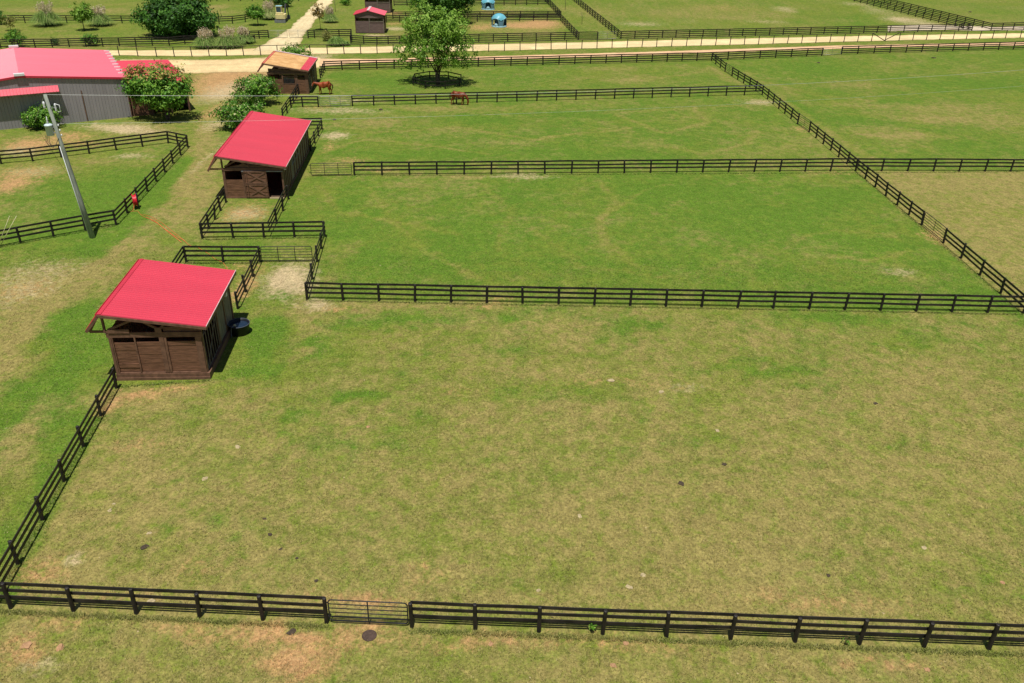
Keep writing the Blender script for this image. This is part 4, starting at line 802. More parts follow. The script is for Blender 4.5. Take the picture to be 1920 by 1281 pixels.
g = G(935.5, 51); hut((g[0], g[1]+.6, 0), R(-28), 'nearer blue domed plastic hut on the bare reddish paddock')
g = G(915, 18.5); hut((g[0], g[1]+.6, 0), R(2), 'farther blue domed plastic hut at the top edge')

# ------------------------------------------------------------ small excavator
g = G(526, 42.5); t = thing('mini_excavator', 'small cream and yellow tracked excavator parked beside the pale lane', 'excavator', (g[0], g[1]+.9, 0), R(3))
for x in (-.72, .72):
    mb = MB(); pts = []; n = 20
    for k in range(n):
        a = 2*math.pi*k/n; pts.append((.28*math.cos(a)*1+(1.0 if math.cos(a) > 0 else -1.0), .28+.28*math.sin(a)))
    i = len(mb.v)
    for sx in (-.17, .17): mb.v += [(x+sx, p[0], p[1]) for p in pts]
    for k in range(n): mb.f.append((k, (k+1) % n, n+(k+1) % n, n+k))
    mb.f += [tuple(range(n))[::-1], tuple(range(n, 2*n))]; mb.obj('crawler_track', M_TRACKR, t)
bx(t, 'undercarriage', M_GREYM, (-.55, .55, -.6, .6, .25, .6)); bx(t, 'dozer_blade', M_GREYM, (-.95, .95, -1.5, -1.42, .05, .5))
mb = MB(); prof = [(-.85, -.95), (-.6, -1.15), (.6, -1.15), (.85, -.95), (.85, .7), (-.85, .7)]
i = 0; mb.v = [(x, y, z) for z in (.62, 1.35) for x, y in prof]; mb.f = [tuple(range(6))[::-1], tuple(range(6, 12))]+[(k, (k+1) % 6, 6+(k+1) % 6, 6+k) for k in range(6)]; mb.obj('body', M_YEL, t)
bx(t, 'engine_cover', M_YEL, (-.7, .55, -1.05, -.35, 1.352, 1.62)); bx(t, 'cab_frame', M_YEL, (-.78, .22, -.34, .68, 2.5, 2.58), *[(x, x+.07, y, y+.07, 1.352, 2.5) for x in (-.78, .15) for y in (-.34, .61)])
bx(t, 'cab_window', M_GLASS, (-.72, .16, -.30, .62, 1.4, 2.49)); bx(t, 'roof', M_HUTP, (-.8, .24, -.36, .72, 2.582, 2.64))
mb = MB(); mb.beam((.55, .7, 1.0), (.62, 1.6, 2.7), .2, .28); mb.beam((.62, 1.6, 2.7), (.7, 2.6, 2.4), .18, .22); mb.obj('boom', M_TRACKR, t)
mb = MB(); mb.beam((.7, 2.6, 2.45), (.72, 2.9, .7), .16, .2); mb.box(.45, .98, 2.7, 3.1, .1, .7); mb.obj('bucket_arm', M_TRACKR, t)

# ------------------------------------------------------------ vegetation
def leaf_mesh(name, cen, size, tone, m, aspect=.55, up=.4, nrm=None):
    n = len(cen); d = RNG.normal(size=(n, 3)); d /= np.linalg.norm(d, axis=1)[:, None]
    if nrm is not None: d = d*.75+nrm; d[:, 2] += up; d /= np.linalg.norm(d, axis=1)[:, None]
    r_ = RNG.normal(size=(n, 3)); a = np.cross(d, r_); a /= np.linalg.norm(a, axis=1)[:, None]; b = np.cross(d, a)
    s = (size*RNG.uniform(.7, 1.3, n))[:, None]
    v = np.stack([cen-a*s, cen+b*s*aspect, cen+a*s, cen-b*s*aspect], 1).reshape(-1, 3); f = np.arange(4*n).reshape(-1, 4)
    me = np_mesh(name, v, f, m); at = me.attributes.new('tone', 'FLOAT', 'POINT'); at.data.foreach_set('value', np.repeat(np.clip(tone, 0, 1), 4).astype(np.float32)); return me
def crown(name, parent, lobes, nclump, nleaf, size, m, clump=.5, tonef=None, hollow=.55, seed=0, droop=0.):
    """lobes: (cx,cy,cz,rx,ry,rz) ellipsoids; leaf clumps fill their outer part"""
    rg = np.random.default_rng(seed); vol = np.array([l[3]*l[4]*l[5] for l in lobes]); pk = rg.choice(len(lobes), nclump, p=vol/vol.sum()); Lb = np.array(lobes)[pk]
    d = rg.normal(size=(nclump, 3)); d /= np.linalg.norm(d, axis=1)[:, None]; rad = hollow+(1-hollow)*rg.uniform(0, 1, nclump)**.7
    rad *= 1+.15*np.sin(d[:, 0]*6+seed)*np.cos(d[:, 2]*5+seed)+.10*np.sin(d[:, 1]*7+d[:, 2]*6); far_ = rg.uniform(0, 1, nclump) < .07; rad[far_] *= 1.14
    c = Lb[:, :3]+d*Lb[:, 3:]*rad[:, None]; keep = c[:, 2] > .15; c = c[keep]; d = d[keep]; k = len(c); ct = rg.uniform(-.32, .3, k)
    cl = clump*rg.uniform(.6, 1.3, k); o = rg.normal(size=(k, nleaf, 3)); o = o*cl[:, None, None]*np.array([.5, .5, .36])
    o[..., 2] -= droop*np.abs(o[..., 0])+droop*rg.uniform(0, 1, (k, nleaf))*cl[:, None]
    p = (c[:, None]+o).reshape(-1, 3); nn = np.repeat(d, nleaf, 0); tone = np.repeat(ct, nleaf)+rg.uniform(.15, .75, k*nleaf)
    if tonef is not None: tone = tonef(p, tone, rg)
    ok = p[:, 2] > .04
    me = leaf_mesh(name, p[ok], size, tone[ok], m, nrm=nn[ok]); o = bpy.data.objects.new(name, me); COL.objects.link(o); o.parent = parent; return o
def limbs(parent, H, spread, trunk_r, fork, n=5, lean=0., seed=0, m=None, name='trunk', multi=1, cz=None):
    rg = random.Random(seed); mb = MB(); m = m or M_BARK
    for q in range(multi):
        a = 2*math.pi*q/multi+rg.random(); bx_ = .12*(multi > 1)
        p0 = Vector((bx_*math.cos(a), bx_*math.sin(a), -.05)); p1 = Vector(((bx_*3+lean)*math.cos(a)*.6, bx_*3*math.sin(a)*.6, fork))
        mb.tube([p0, p0.lerp(p1, .4)+Vector((rg.uniform(-.03, .03), 0, 0)), p1], [trunk_r, trunk_r*.8, trunk_r*.65], 9)
        for k in range(max(2, n//multi)):
            b = a+2*math.pi*k/max(2, n//multi)/(1 if multi == 1 else 1.6)+rg.uniform(-.4, .4); r_ = spread*rg.uniform(.4, .8); e = Vector((p1.x+r_*math.cos(b), p1.y+r_*math.sin(b), fork+(H-fork)*rg.uniform(.45, .85)))
            mid = p1.lerp(e, .5)+Vector((0, 0, .08*H)); mb.tube([p1-Vector((0, 0, .05)), mid, e], [trunk_r*.55, trunk_r*.35, trunk_r*.12], 6)
            for j in range(2):
                c = b+rg.uniform(-.9, .9); e2 = mid+Vector((spread*.35*math.cos(c), spread*.35*math.sin(c), (H-fork)*.25)); mb.tube([mid, mid.lerp(e2, .5)+Vector((0, 0, .1)), e2], [trunk_r*.28, trunk_r*.18, trunk_r*.06], 5)
    return mb.obj(name, m, parent, True)
def boxpx(b, x0, x1, y0, y1):
    g = G(*b); Y = g[1]; a = onY(x0, y1, Y); c = onY(x1, y0, Y); d = onY((x0+x1)/2, (y0+y1)/2, Y)
    return g, (d[0]-g[0], d[2], abs(c[0]-a[0])/2, (c[2]-a[2])/2)     # base, (cx, cz, rx, rz) in metres
# big pasture tree inside the octagon
g, (cx, cz, rx, rzz) = boxpx((821, 158), 742, 888, 4, 132)
t = thing('pasture_tree', 'tall bright green airy tree inside the octagonal guard fence', 'tree', (g[0], g[1], 0))
limbs(t, 8.0, 3.8, .17, 1.5, 10, seed=3, multi=3)
top_ = cz+rzz
crown('crown', t, [(cx-.2, 0, cz+.3, rx*.72, rx*.66, rzz*.74), (cx+1.4, 0, cz+1.8, 3.0, 3, top_-cz-2.4), (cx-2.9, .2, cz-1.3, 2.3, 2.4, 2.6), (cx+3.0, 0, cz-1.3, 2.2, 2.4, 2.7), (cx+2.4, -.8, cz+1.2, 2.6, 2.4, 2.2), (cx-1.6, 1, cz+1.8, 2.8, 2.6, 2.4), (cx+.3, -1.4, cz-1.6, 3.4, 2.6, 2.0)], 400, 34, .15, L_LIGHT, clump=.6, hollow=.35, seed=11, droop=.35)
# dark tree behind it
g, (cx, cz, rx, rzz) = boxpx((828, 44), 764, 893, -45, 32)
t = thing('dark_tree', 'dark green tree behind the tall bright tree at the top edge', 'tree', (g[0], g[1], 0)); limbs(t, cz+rzz*.6, rx*.8, .3, 1.8, 6, seed=5)
crown('crown', t, [(cx, 0, cz, rx*.8, rx*.7, rzz*.8), (cx-2.2, 0, cz-.6, rx*.5, 3, rzz*.7), (cx+2.4, 0, cz-.5, rx*.5, 3, rzz*.7)], 420, 30, .22, L_DARK, clump=.8, seed=12)
# big dark round tree
g, (cx, cz, rx, rzz) = boxpx((331, 68), 262, 401, -22, 68)
t = thing('dark_tree', 'broad dark rounded tree beside the far four rail fence', 'tree', (g[0], g[1], 0)); limbs(t, cz+rzz*.6, rx*.8, .32, 1.2, 7, seed=6)
crown('crown', t, [(cx, 0, cz, rx*.88, rx*.75, rzz*.86), (cx-2.5, -.4, cz-1, rx*.55, 3.2, rzz*.66), (cx+2.6, -.2, cz-1.2, rx*.58, 3.2, rzz*.6), (cx, -1, cz-1.6, 4, 3, rzz*.6), (cx+.5, 0, cz+1.4, 3.4, 3.2, rzz*.7)], 620, 30, .22, L_DARK, clump=.85, seed=13)
def tip(p, tone, rg):
    z = p[:, 2]; q = (z > np.percentile(z, 80)) & (rg.uniform(0, 1, len(z)) < .42); tone = np.clip(tone, 0, .95)*.68; tone[q] = rg.uniform(.78, 1, q.sum()); return tone
def flower(fr): 
    def f(p, tone, rg):
        tone = np.clip(tone, 0, .95)*.68; q = rg.uniform(0, 1, len(tone)) < fr; tone[q] = rg.uniform(.82, 1, q.sum()); return tone
    return f
g, (cx, cz, rx, rzz) = boxpx((315, 224), 220, 364, 113, 208)
t = thing('crepe_myrtle', 'rounded tree with reddish tips in front of the barn lean-to', 'tree', (g[0], g[1], 0)); limbs(t, cz+rzz*.6, rx*.7, .13, .9, 8, seed=7, multi=3)
crown('crown', t, [(cx+.3, 0, cz-.1, rx*.72, rx*.62, rzz*.8), (cx-1.7, 0, cz+.1, rx*.5, 2, rzz*.62), (cx+2, 0, cz-.3, rx*.42, 1.9, rzz*.62), (cx+.8, -.8, cz-1, 2.3, 1.7, rzz*.5), (cx-.2, 0, cz+1.0, 2.8, 1.8, rzz*.5)], 330, 27, .145, L_TIP, clump=.52, seed=14, tonef=tip)
for b, ex, lb, sd, nc in (((490, 196), (436, 527, 135, 192), 'leafy crepe myrtle in front of the orange roofed shed', 15, 215), ((447, 243), (402, 505, 178, 238), 'leafy crepe myrtle with pale blossoms just behind the long red roof', 16, 240)):
    g, (cx, cz, rx, rzz) = boxpx(b, *ex)
    t = thing('crepe_myrtle', lb, 'tree', (g[0], g[1], 0), 0, 'crepe myrtles between the two sheds'); limbs(t, cz+rzz*.5, rx*.7, .09, .5, 8, seed=sd, multi=3)
    crown('crown', t, [(cx, 0, cz, rx*.8, rx*.7, rzz*.85), (cx-1.1, 0, cz-.4, rx*.6, 1.3, rzz*.6), (cx+1.0, 0, cz-.2, rx*.55, 1.3, rzz*.65)], nc, 24, .125, L_MID, clump=.42, seed=sd, tonef=flower(.05 if sd == 15 else .12))
def simple(name, b, ex, lb, m, sd, nc=120, nl=22, size=.12, clump=.4, trunk=.05, fork=None, cat='shrub', tonef=None, group=None, hollow=.3, part='crown'):
    g, (cx, cz, rx, rzz) = boxpx(b, *ex); t = thing(name, lb, cat, (g[0], g[1], 0), 0, group)
    limbs(t, cz+rzz*.5, rx*.6, trunk, max(.15, (cz-rzz)*.9) if fork is None else fork, 5, seed=sd, name='trunk' if cat == 'tree' else 'stem')
    crown(part, t, [(cx, 0, cz, rx*.85, rx*.8, rzz*.9), (cx-rx*.3, 0, cz-rzz*.2, rx*.6, rx*.5, rzz*.6), (cx+rx*.3, 0, cz-rzz*.15, rx*.6, rx*.5, rzz*.6)], nc, nl, size, m, clump=clump, seed=sd, tonef=tonef, hollow=hollow); return t
simple('leafy_shrub', (70, 240), (43, 110, 195, 240), 'leafy green shrub against the barn wall behind the utility pole', L_MID, 21, 170, 24, tonef=flower(.01))
simple('leafy_shrub', (553, 112), (521, 588, 82, 112), 'green shrub rising behind the orange roofed shed', L_MID, 22, 120, 22, tonef=flower(.05))
simple('young_tree', (158, 57.5), (133, 172, 3, 43), 'slender bright green young tree on the upper left lawn', L_LIGHT, 23, 130, 22, .15, cat='tree', trunk=.09, fork=1.6)
simple('young_tree', (484, 48), (461, 496, 9, 36), 'round headed young tree left of the excavator', L_MID, 24, 120, 20, .15, cat='tree', trunk=.09, fork=1.2, tonef=flower(.0))
simple('young_tree', (601, 57), (583, 607, -2, 42), 'thin young tree with orange foliage beside the pale lane', L_RUSTY, 25, 55, 14, .14, cat='tree', trunk=.05, fork=1.6, hollow=.1)
simple('young_tree', (21, 58), (3, 31, 26, 52), 'spindly yellow leaved sapling at the upper left edge', L_YEL, 26, 40, 14, .13, cat='tree', trunk=.05, fork=.8, hollow=.1)
simple('leafy_shrub', (28, 88), (8, 46, 56, 84), 'green shrub behind the barn at the far left fence', L_MID, 27, 90, 20, tonef=flower(0))
simple('leafy_shrub', (170, 86), (155, 183, 62, 84), 'green shrub on the far fence above the barn roof', L_MID, 28, 70, 18, tonef=flower(0))
simple('leafy_shrub', (102, 84), (95, 109, 71, 83), 'tiny dark shrub on the far fence between two green shrubs', L_DARK, 29, 26, 14, .1)
simple('leafy_shrub', (-2, 46), (-18, 7, 14, 46), 'dark shrub cut by the left edge of the upper lawn', L_DARK, 30, 60, 18)
simple('leafy_shrub', (521, 13), (500, 552, -14, 11), 'dark shrub at the top edge behind the excavator', L_DARK, 31, 110, 18, .16)
simple('leafy_shrub', (648, 10), (636, 658, -6, 10), 'small green shrub at the top edge right of the pale lane', L_MID, 32, 50, 16, tonef=flower(0))
simple('leafy_shrub', (612, 77), (603, 621, 56, 77), 'small olive shrub on the fence right of the lane gate', L_YEL, 33, 50, 16, .1)
simple('weed_plant', (1110, 1185), (1098, 1124, 1160, 1188), 'tall weed growing through the nearest fence', L_MID, 34, 14, 10, .045, clump=.12, trunk=.012, fork=.05, cat='plant', part='foliage', tonef=flower(0))
simple('weed_plant', (1584, 1210), (1574, 1596, 1192, 1211), 'low weed at the foot of the nearest fence on the right', L_MID, 35, 9, 10, .04, clump=.1, trunk=.01, fork=.04, cat='plant', part='foliage', tonef=flower(0))
# bare saplings in the alley
for k, (b, tp, lb) in enumerate((((1091, 46), (1090, 22), 'bare young sapling in the middle of the grass alley'), ((1060, 18), (1059, -4), 'bare young sapling at the far end of the grass alley'), ((629, 22), (626, -4), 'thin sapling stem beside the pale lane near the top edge'))):
    g = G(*b); tpw = onY(tp[0], tp[1], g[1]); t = thing('sapling', lb, 'tree', (g[0], g[1], 0), 0, 'bare saplings'); mb = MB(); h = tpw[2]
    mb.tube([(0, 0, 0), (0, 0, h*.5), (tpw[0]-g[0], 0, h)], [.045, .035, .015], 6)
    mb.obj('trunk', M_BARK, t, True); mb = MB()
    for j in range(7): a = j*2.4; z = h*(.4+.08*j); mb.tube([(0, 0, z), (.45*math.cos(a), .45*math.sin(a), z+.4)], [.016, .006], 4)
    mb.obj('branch', M_BARK, t)
# pampas grass
def pampas(b, ex, lb, sd, plume=True, nb=1500, name='pampas_grass', green=.5):
    g, (cx, cz, rx, rzz) = boxpx(b, *ex); t = thing(name, lb, 'ornamental grass', (g[0], g[1], 0), 0, 'clumps of arching grass beyond the track'); rg = np.random.default_rng(sd); Ht = cz+rzz
    Hb = Ht*(.74 if plume else .95); a = rg.uniform(0, 2*math.pi, nb); out = rg.uniform(.1, 1, nb)**.6*rx*1.3; h = Hb*rg.uniform(.55, 1, nb)*(1-.35*(out/rx)**2); wd = .03
    K = 5; V = np.zeros((nb, K, 2, 3)); 
    for k in range(K):
        q = k/(K-1); r_ = .12*rx+out*q**1.1; z = h*(1-(1-q*1.25)**2)/(1) ; z = np.where(q > .8, z*(1-.35*(q-.8)/.2*(out/rx)), z); ww = wd*(1-q*.85)
        px_ = r_*np.cos(a); py_ = r_*np.sin(a); V[:, k, 0] = np.stack([px_-np.sin(a)*ww, py_+np.cos(a)*ww, z], 1); V[:, k, 1] = np.stack([px_+np.sin(a)*ww, py_-np.cos(a)*ww, z], 1)
    base = (np.arange(nb)*K*2)[:, None]; f = np.concatenate([np.stack([base+2*k, base+2*k+1, base+2*k+3, base+2*k+2], -1) for k in range(K-1)], 1).reshape(-1, 4)
    me = np_mesh('blades', V.reshape(-1, 3), f, L_PAMP); at = me.attributes.new('tone', 'FLOAT', 'POINT'); tn = np.repeat(np.clip(rg.normal(green, .25, nb), 0, 1), K*2)
    at.data.foreach_set('value', tn.astype(np.float32)); o = bpy.data.objects.new('blades', me); COL.objects.link(o); o.parent = t
    if plume:
        n = 46; a = rg.uniform(0, 2*math.pi, n); r_ = rx*.62*rg.uniform(0, 1, n)**.6; c = np.stack([r_*np.cos(a)+cx*.5, r_*np.sin(a), Ht*rg.uniform(.66, .97, n)-.25*r_/rx*Ht*.4], 1)
        m_ = 26; off = rg.normal(size=(n, m_, 3))*np.array([.09, .09, .24]); p = (c[:, None]+off).reshape(-1, 3); lm = leaf_mesh('plume', p, .1, rg.uniform(0, 1, n*m_), L_PLUME, aspect=.35); o = bpy.data.objects.new('plume', lm); COL.objects.link(o); o.parent = t
        mb = MB()
        for q in c: mb.tube([(q[0]*.2, q[1]*.2, 0), (q[0]*.7, q[1]*.7, q[2]*.6), tuple(q)], .012, 3, False)
        mb.obj('stalk', M_STAKE, t)
pampas((90, 48), (68, 108, 3, 48), 'tall pampas grass with one beige plume, leftmost on the upper lawn', 41)
pampas((188, 48), (170, 206, 12, 48), 'tall pampas grass right of the slender bright young tree', 42)
pampas((387, 89), (367, 407, 55, 89), 'leftmost clump of three pink plumed pampas grasses by the track', 43)
pampas((428, 89), (406, 450, 53, 89), 'middle and largest clump of three pink plumed pampas grasses by the track', 44)
pampas((458, 81), (442, 474, 52, 81), 'rightmost clump of three pink plumed pampas grasses by the track', 45)
pampas((505, 36), (489, 519, 3, 36), 'pale pampas grass directly behind the round headed young tree', 46, green=.8)
pampas((619, 42), (607, 631, 14, 42), 'green clump with faint pink plume right of the pale lane', 47)
pampas((631, 85), (615, 644, 66, 85), 'bright green arching grass clump without plumes by the small stall fence', 48, False, name='grass_clump', green=.4)
pampas((649, 85), (641, 657, 75, 85), 'smallest bright grass clump next to the stepped fence', 49, False, 400, name='grass_clump', green=.4)

# ------------------------------------------------------------ horses
def skin(name, nodes, m, parent, sub=2):
    """nodes: list of (x,y,z,r,parent_index,[ry])"""
    me = bpy.data.meshes.new(name); me.from_pydata([n[:3] for n in nodes], [(n[4], i) for i, n in enumerate(nodes) if n[4] >= 0], []); o = bpy.data.objects.new(name, me); COL.objects.link(o)
    sm = o.modifiers.new('s', 'SKIN'); sm.use_smooth_shade = True; sv = me.skin_vertices[0].data
    for i, n in enumerate(nodes): sv[i].radius = (n[3]*1.22, n[3]*1.22); sv[i].use_root = (i == 0)
    ss = o.modifiers.new('d', 'SUBSURF'); ss.levels = sub; ss.render_levels = sub
    bpy.context.view_layer.update(); dg = bpy.context.evaluated_depsgraph_get(); nm = bpy.data.meshes.new_from_object(o.evaluated_get(dg)); o.modifiers.clear(); o.data = nm; nm.materials.clear(); nm.materials.append(m); nm.shade_smooth(); o.parent = parent; bpy.data.meshes.remove(me); nm.name = name; return o
def horse(loc, rz_, label, m, graze, name='horse', sc=1., blaze=False):
    t = thing(name, label, 'horse', loc, rz_); t.scale = (sc,)*3
    N = [(-.30, 0, 1.18, .29, -1), (-.62, 0, 1.22, .27, 0), (-.80, 0, 1.16, .17, 1), (.05, 0, 1.13, .30, 0), (.38, 0, 1.17, .27, 3), (.60, 0, 1.20, .22, 4)]
    # shoulders and hips
    def leg(side, front, fx):
        i = len(N); y = .13*side
        if front: N.extend([(.52, y, 1.0, .14, 4), (.52+fx*.4, y, .72, .085, i), (.52+fx*.7, y, .46, .055, i+1), (.50+fx, y, .20, .038, i+2), (.53+fx, y, .10, .045, i+3), (.56+fx, y, .025, .052, i+4)])
        else: N.extend([(-.66, y, 1.02, .19, 1), (-.58+fx*.5, y*1.05, .74, .12, i), (-.76+fx*.9, y, .50, .06, i+1), (-.74+fx, y, .22, .04, i+2), (-.70+fx, y, .10, .045, i+3), (-.67+fx, y, .025, .052, i+4)])
    leg(1, True, .05); leg(-1, True, -.12); leg(1, False, .10); leg(-1, False, -.10)
    i = len(N)
    if graze: N.extend([(.82, 0, 1.10, .15, 5), (1.00, 0, .84, .115, i), (1.10, 0, .56, .10, i+1), (1.12, 0, .34, .105, i+2), (1.06, 0, .16, .075, i+3), (1.03, 0, .06, .06, i+4)])
    else: N.extend([(.80, 0, 1.28, .155, 5), (1.02, 0, 1.36, .12, i), (1.20, 0, 1.40, .10, i+1), (1.32, 0, 1.26, .10, i+2), (1.40, 0, 1.06, .07, i+3), (1.44, 0, .96, .058, i+4)])
    b = skin('body', N, m, t)
    hd = Vector(N[i+3][:3]); nk = Vector(N[i+2][:3])
    mb = MB()
    for s in (-1, 1):
        c = (Vector((1.1, 0, .60)) if graze else Vector((1.22, 0, 1.47)))+Vector((0, .055*s, 0)); d = Vector((.10, .02*s, .02)) if graze else Vector((-.0, .02*s, .13)); mb.tube([c, c+d*.6, c+d], [.03, .028, .006], 6)
    mb.obj('ear', m, b, True)
    pts = [(.60, 1.40), (.84, 1.27), (1.04, .97), (1.16, .68), (1.2, .50)] if graze else [(.52, 1.41), (.78, 1.44), (1.0, 1.49), (1.16, 1.51), (1.28, 1.40)]
    mb = MB(); mb.tube([(x, .03*(k % 2)-.015, z) for k, (x, z) in enumerate(pts)], [.03, .045, .045, .04, .02], 6); mb.obj('mane', M_MANE, b, True)
    mb = MB(); mb.tube([(-.86, 0, 1.30), (-1.0, .0, 1.15), (-1.02, 0, .85), (-.98, 0, .5)], [.03, .06, .07, .02], 8); mb.obj('tail', M_MANE, b, True)
    # dark lower legs as sleeves of hair just over the skin
    mb = MB()
    for j in (6, 12, 18, 24):
        A = [Vector(N[j+k][:3]) for k in (2, 3, 4, 5)]; mb.tube([A[0].lerp(A[1], .0), A[1], A[2], A[3]-Vector((0, 0, .02))], [.058, .044, .05, .058], 8)
    mb.obj('leg_hair', M_LEGD, b, True)
    if blaze:
        mb = MB(); mb.tube([(1.36, 0, 1.34), (1.43, 0, 1.2), (1.475, 0, 1.04), (1.49, 0, .97)], [.03, .035, .03, .03], 6); mb.obj('blaze', M_FACE, b, True)
    return t
g = G(609, 177); horse((g[0], g[1], 0), R(186), 'chestnut horse standing beside the orange roofed shed with lowered head', M_HORSE, False, sc=1.0, blaze=True)
g = G(860, 196.5); horse((g[0], g[1], 0), R(-4), 'dark bay horse grazing with head down before a black fence', M_HORSE2, True, sc=1.02)

# ------------------------------------------------------------ small things on the ground
mb = MB(); mb.lathe([(.02, .0), (.27, .0), (.28, .015), (.26, .035), (.24, .028), (.03, .03)], 24); o = mb.obj('rubber_lid', M_LID, None); o.location = tuple(G(692.5, 1192)); tag(o, 'dark round rubber lid lying just outside the bottom pipe gate', 'lid')
def clod(p, r_, m, name, lb, cat, group=None, flat=.35, sd=0):
    rg = random.Random(sd); bm = bmesh.new(); bmesh.ops.create_icosphere(bm, subdivisions=2, radius=r_)
    for v in bm.verts:
        k = 1+rg.uniform(-.4, .35); v.co = Vector((v.co.x*k*1.25, v.co.y*k, max(v.co.z*k*flat, -.01)))
    me = bpy.data.meshes.new(name); bm.to_mesh(me); bm.free(); me.materials.append(m); o = bpy.data.objects.new(name, me); COL.objects.link(o); g = G(*p); o.location = (g[0], g[1], .005); o.rotation_euler = (0, 0, rg.uniform(0, 6)); tag(o, lb, cat, group)
for k, (p, r_, lb) in enumerate((((1277, 907), .13, 'dark manure pile alone in the middle right of the near paddock'), ((270, 1027), .14, 'brown manure pile near the lower left corner of the paddock'), ((506, 1003), .09, 'dark manure pile amid a curved line of smaller droppings'), ((546, 1185), .13, 'dark manure pile just outside the nearest fence left of the gate'), ((1642, 757), .1, 'small dark manure pile at the right of the near paddock'), ((1358, 871), .1, 'small dark manure pile above the lone middle right one'), ((1553, 1079), .08, 'small dark manure pile low on the right'), ((627, 224.8), .22, 'dark manure pile beyond the pale patch by the cross fence'), ((714, 206), .22, 'dark clump on the worn strip below the grey gate row'), ((1750, 109), .3, 'dark clump in the far right paddock near the road fence'), ((1819, 23), .3, 'dark clump near the top right corner'), ((1535, 118), .2, 'small dark clump by the far right roadside fence'), ((496, 973), .07, 'topmost of four small dark droppings in a curved line'), ((526, 1030), .06, 'second of four small dark droppings in a curved line'), ((557, 1047), .06, 'third of four small dark droppings in a curved line'), ((593, 1089), .07, 'lowest of four small dark droppings in a curved line'))):
    clod(p, r_, M_DUNG, 'manure_pile', lb, 'manure', 'manure piles on the grass', .45, k)
cl = [((206, 957), .11, 0, 'pale cream clod at the left of the near paddock, larger of two'), ((214, 945), .07, 0, 'pale cream clod at the left of the near paddock, smaller of two'), ((280, 1000), .1, 0, 'pale clod just above the brown manure pile at the lower left'), ((283, 1129), .17, 0, 'pale earthy clod behind the second bay of the nearest fence'), ((1205, 1079), .12, 0, 'pale clod low in the middle of the near paddock'), ((1180, 1101), .14, 0, 'broad pale clod close behind the nearest fence in the middle'), ((1010, 1107), .1, 0, 'pale clod behind the fence right of the bottom gate'), ((1880, 1093), .1, 1, 'orange clod near the bottom right corner'), ((1173, 1207), .12, 1, 'reddish clod outside the nearest fence in the middle'), ((1150, 1248), .12, 1, 'reddish clod at the bottom edge in the middle'), ((1738, 1256), .11, 1, 'reddish clod at the bottom edge on the right'), ((920, 1208), .11, 1, 'reddish clod outside the nearest fence right of the gate'), ((50, 1210), .2, 1, 'reddish earth lump outside the fence at bottom left'), ((113, 1215), .16, 1, 'smaller reddish earth lump outside the fence at bottom left'), ((1087, 968), .13, 0, 'pale clod in the centre of the near paddock'), ((1240, 735), .16, 0, 'pale clod beyond the centre of the near paddock'), ((1145, 714), .2, 0, 'broad pale clod left of the one beyond the centre'), ((383, 898), .15, 0, 'pale clod in the left part of the near paddock'), ((446, 838), .14, 0, 'pale clod further into the left part of the near paddock'), ((1733, 1027), .12, 0, 'pale clod low on the right of the near paddock'), ((1345, 808), .12, 0, 'small pale clod right of the centre of the near paddock'), ((690, 800), .1, 1, 'small reddish clod left of the centre of the near paddock')]
for k, (p, r_, c, lb) in enumerate(cl): clod(p, r_*.8, (M_CLOD, M_CLODR)[c], 'earth_clod', lb, 'clod', 'loose clods in the near paddock', .45, 50+k)

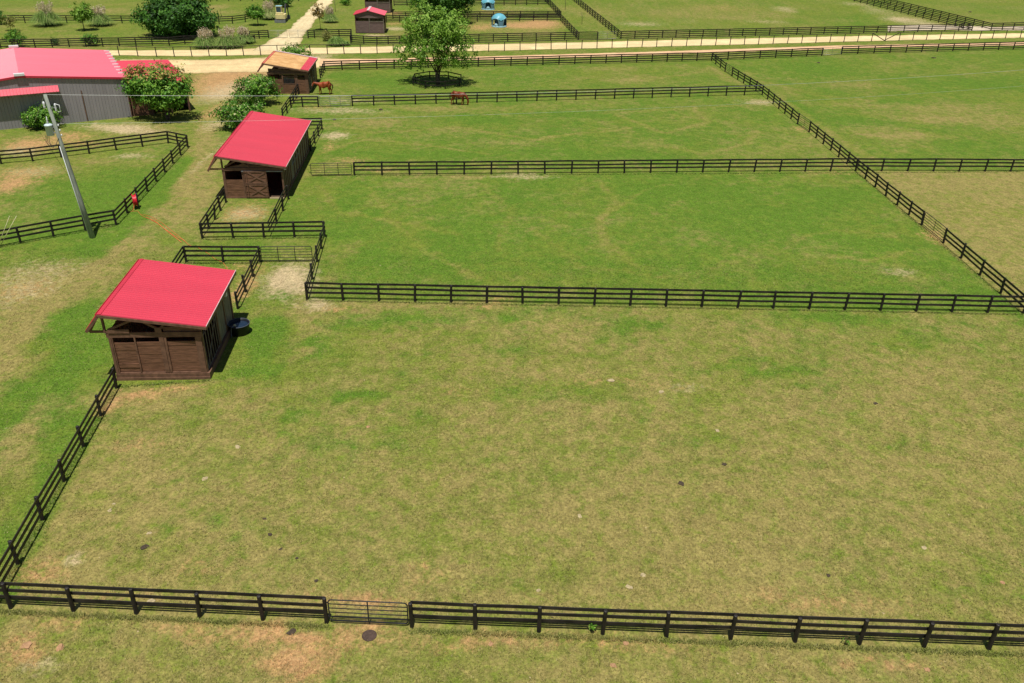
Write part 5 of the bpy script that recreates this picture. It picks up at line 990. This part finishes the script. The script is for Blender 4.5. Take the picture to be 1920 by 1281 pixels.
# ------------------------------------------------------------ grass tufts (stuff)
M_BLADE = bpy.data.materials.new('grass_blades'); M_BLADE.use_nodes = True; _n = M_BLADE.node_tree; _p = _n.nodes['Principled BSDF']; _a = _n.nodes.new('ShaderNodeAttribute'); _a.attribute_name = 'turf'; _n.links.new(_a.outputs['Color'], _p.inputs['Base Color']); _p.inputs['Roughness'].default_value = .8; _p.inputs['Specular IOR Level'].default_value = .15
def tufts(name, x, y, h, rg, lb=None, boost=None, wd=.008):
    n = len(x); c = turf(x, y); k = 3; V = np.zeros((n, k, 3, 3)); C = np.zeros((n, k, 3, 4)); C[..., 3] = 1
    for j in range(k):
        a = rg.uniform(0, 2*math.pi, n); ox = rg.normal(0, .025, n); oy = rg.normal(0, .025, n); ln = rg.uniform(.2, 1.1, n)*h; hh = h*rg.uniform(.5, 1.1, n); w_ = wd*rg.uniform(.7, 1.6, n)*(1+h*3); px_, py_ = -np.sin(a), np.cos(a)
        V[:, j, 0] = np.stack([x+ox-px_*w_, y+oy-py_*w_, 0*x], 1); V[:, j, 1] = np.stack([x+ox+px_*w_, y+oy+py_*w_, 0*x], 1); V[:, j, 2] = np.stack([x+ox+np.cos(a)*ln, y+oy+np.sin(a)*ln, hh], 1)
        t_ = rg.uniform(.5, 1.35, n)[:, None]; st = (rg.uniform(0, 1, n) < .14)[:, None]; cc = np.where(st, c*.4+np.array([.5, .42, .2])*.6, c*t_); cc = cc if boost is None else cc*(1-boost)+np.array([.085, .17, .022])*boost*t_; C[:, j, :, :3] = cc[:, None]
    me = np_mesh(name, V.reshape(-1, 3), np.arange(n*k*3).reshape(-1, 3), M_BLADE); ca = me.color_attributes.new('turf', 'FLOAT_COLOR', 'POINT'); ca.data.foreach_set('color', np.clip(C, 0, 1).astype(np.float32).ravel())
    o = bpy.data.objects.new(name, me); COL.objects.link(o); o['kind'] = 'stuff'; o['label'] = lb; o['category'] = 'grass'; return o
rg = np.random.default_rng(5)
n = 190000; Y = 18.5+(58-18.5)*rg.uniform(0, 1, n)**1.25; X = rg.uniform(-1, 1, n)*(Y*.62+9); 
k = ~inpoly(X, Y, [(-21.7, 39.9), (-16.4, 40.3), (-16.9, 46.9), (-22.2, 46.5)]); X, Y = X[k], Y[k]
for a, b in (((-97, 1137), (612, 1169)), ((612, 1169), (1975, 1224)), ((576, 562), (1918, 588))):
    a = G(*a)[:2]; b = G(*b)[:2]; k = segdist(X, Y-.22, np.array([a, b])) > .24; X, Y = X[k], Y[k]
dens = fbm(X*1.1, Y*1.1, 77, 3); k = rg.uniform(0, 1, len(X)) < np.clip(dens*1.8-.25, .1, 1); X, Y = X[k], Y[k]
tufts('grass', X, Y, .05+.03*fbm(X*.7, Y*.7, 78), rg, 'short mixed pasture grass of the near paddock')
# taller grass along fence feet
Xs, Ys = [], []
for a, b, n in (((-97, 1137), (612, 1169), 2600), ((772, 1177), (1975, 1224), 4200), ((218.5, 728), (-19, 1152), 1500), ((576, 562), (1918, 588), 3800), ((1918, 588), (1604, 321), 1500), ((664, 329), (1990, 321), 3000), ((380, 448), (609, 444), 900), ((350, 492), (488, 492), 800), ((221, 723), (399, 711), 350), ((218, 422), (-25, 467), 900), ((352, 277), (218, 422), 900)):
    a = G(*a)[:2]; b = G(*b)[:2]; q = rg.uniform(0, 1, n)[:, None]; p = a+(b-a)*q; Xs.append(p[:, 0]+rg.normal(0, .12, n)); Ys.append(p[:, 1]+rg.normal(-.16, .07, n))
X = np.concatenate(Xs); Y = np.concatenate(Ys); tufts('grass', X, Y, np.full(len(X), .085)*rg.uniform(.5, 1.3, len(X)), rg, 'longer green grass along the feet of the fences', .3, .010)
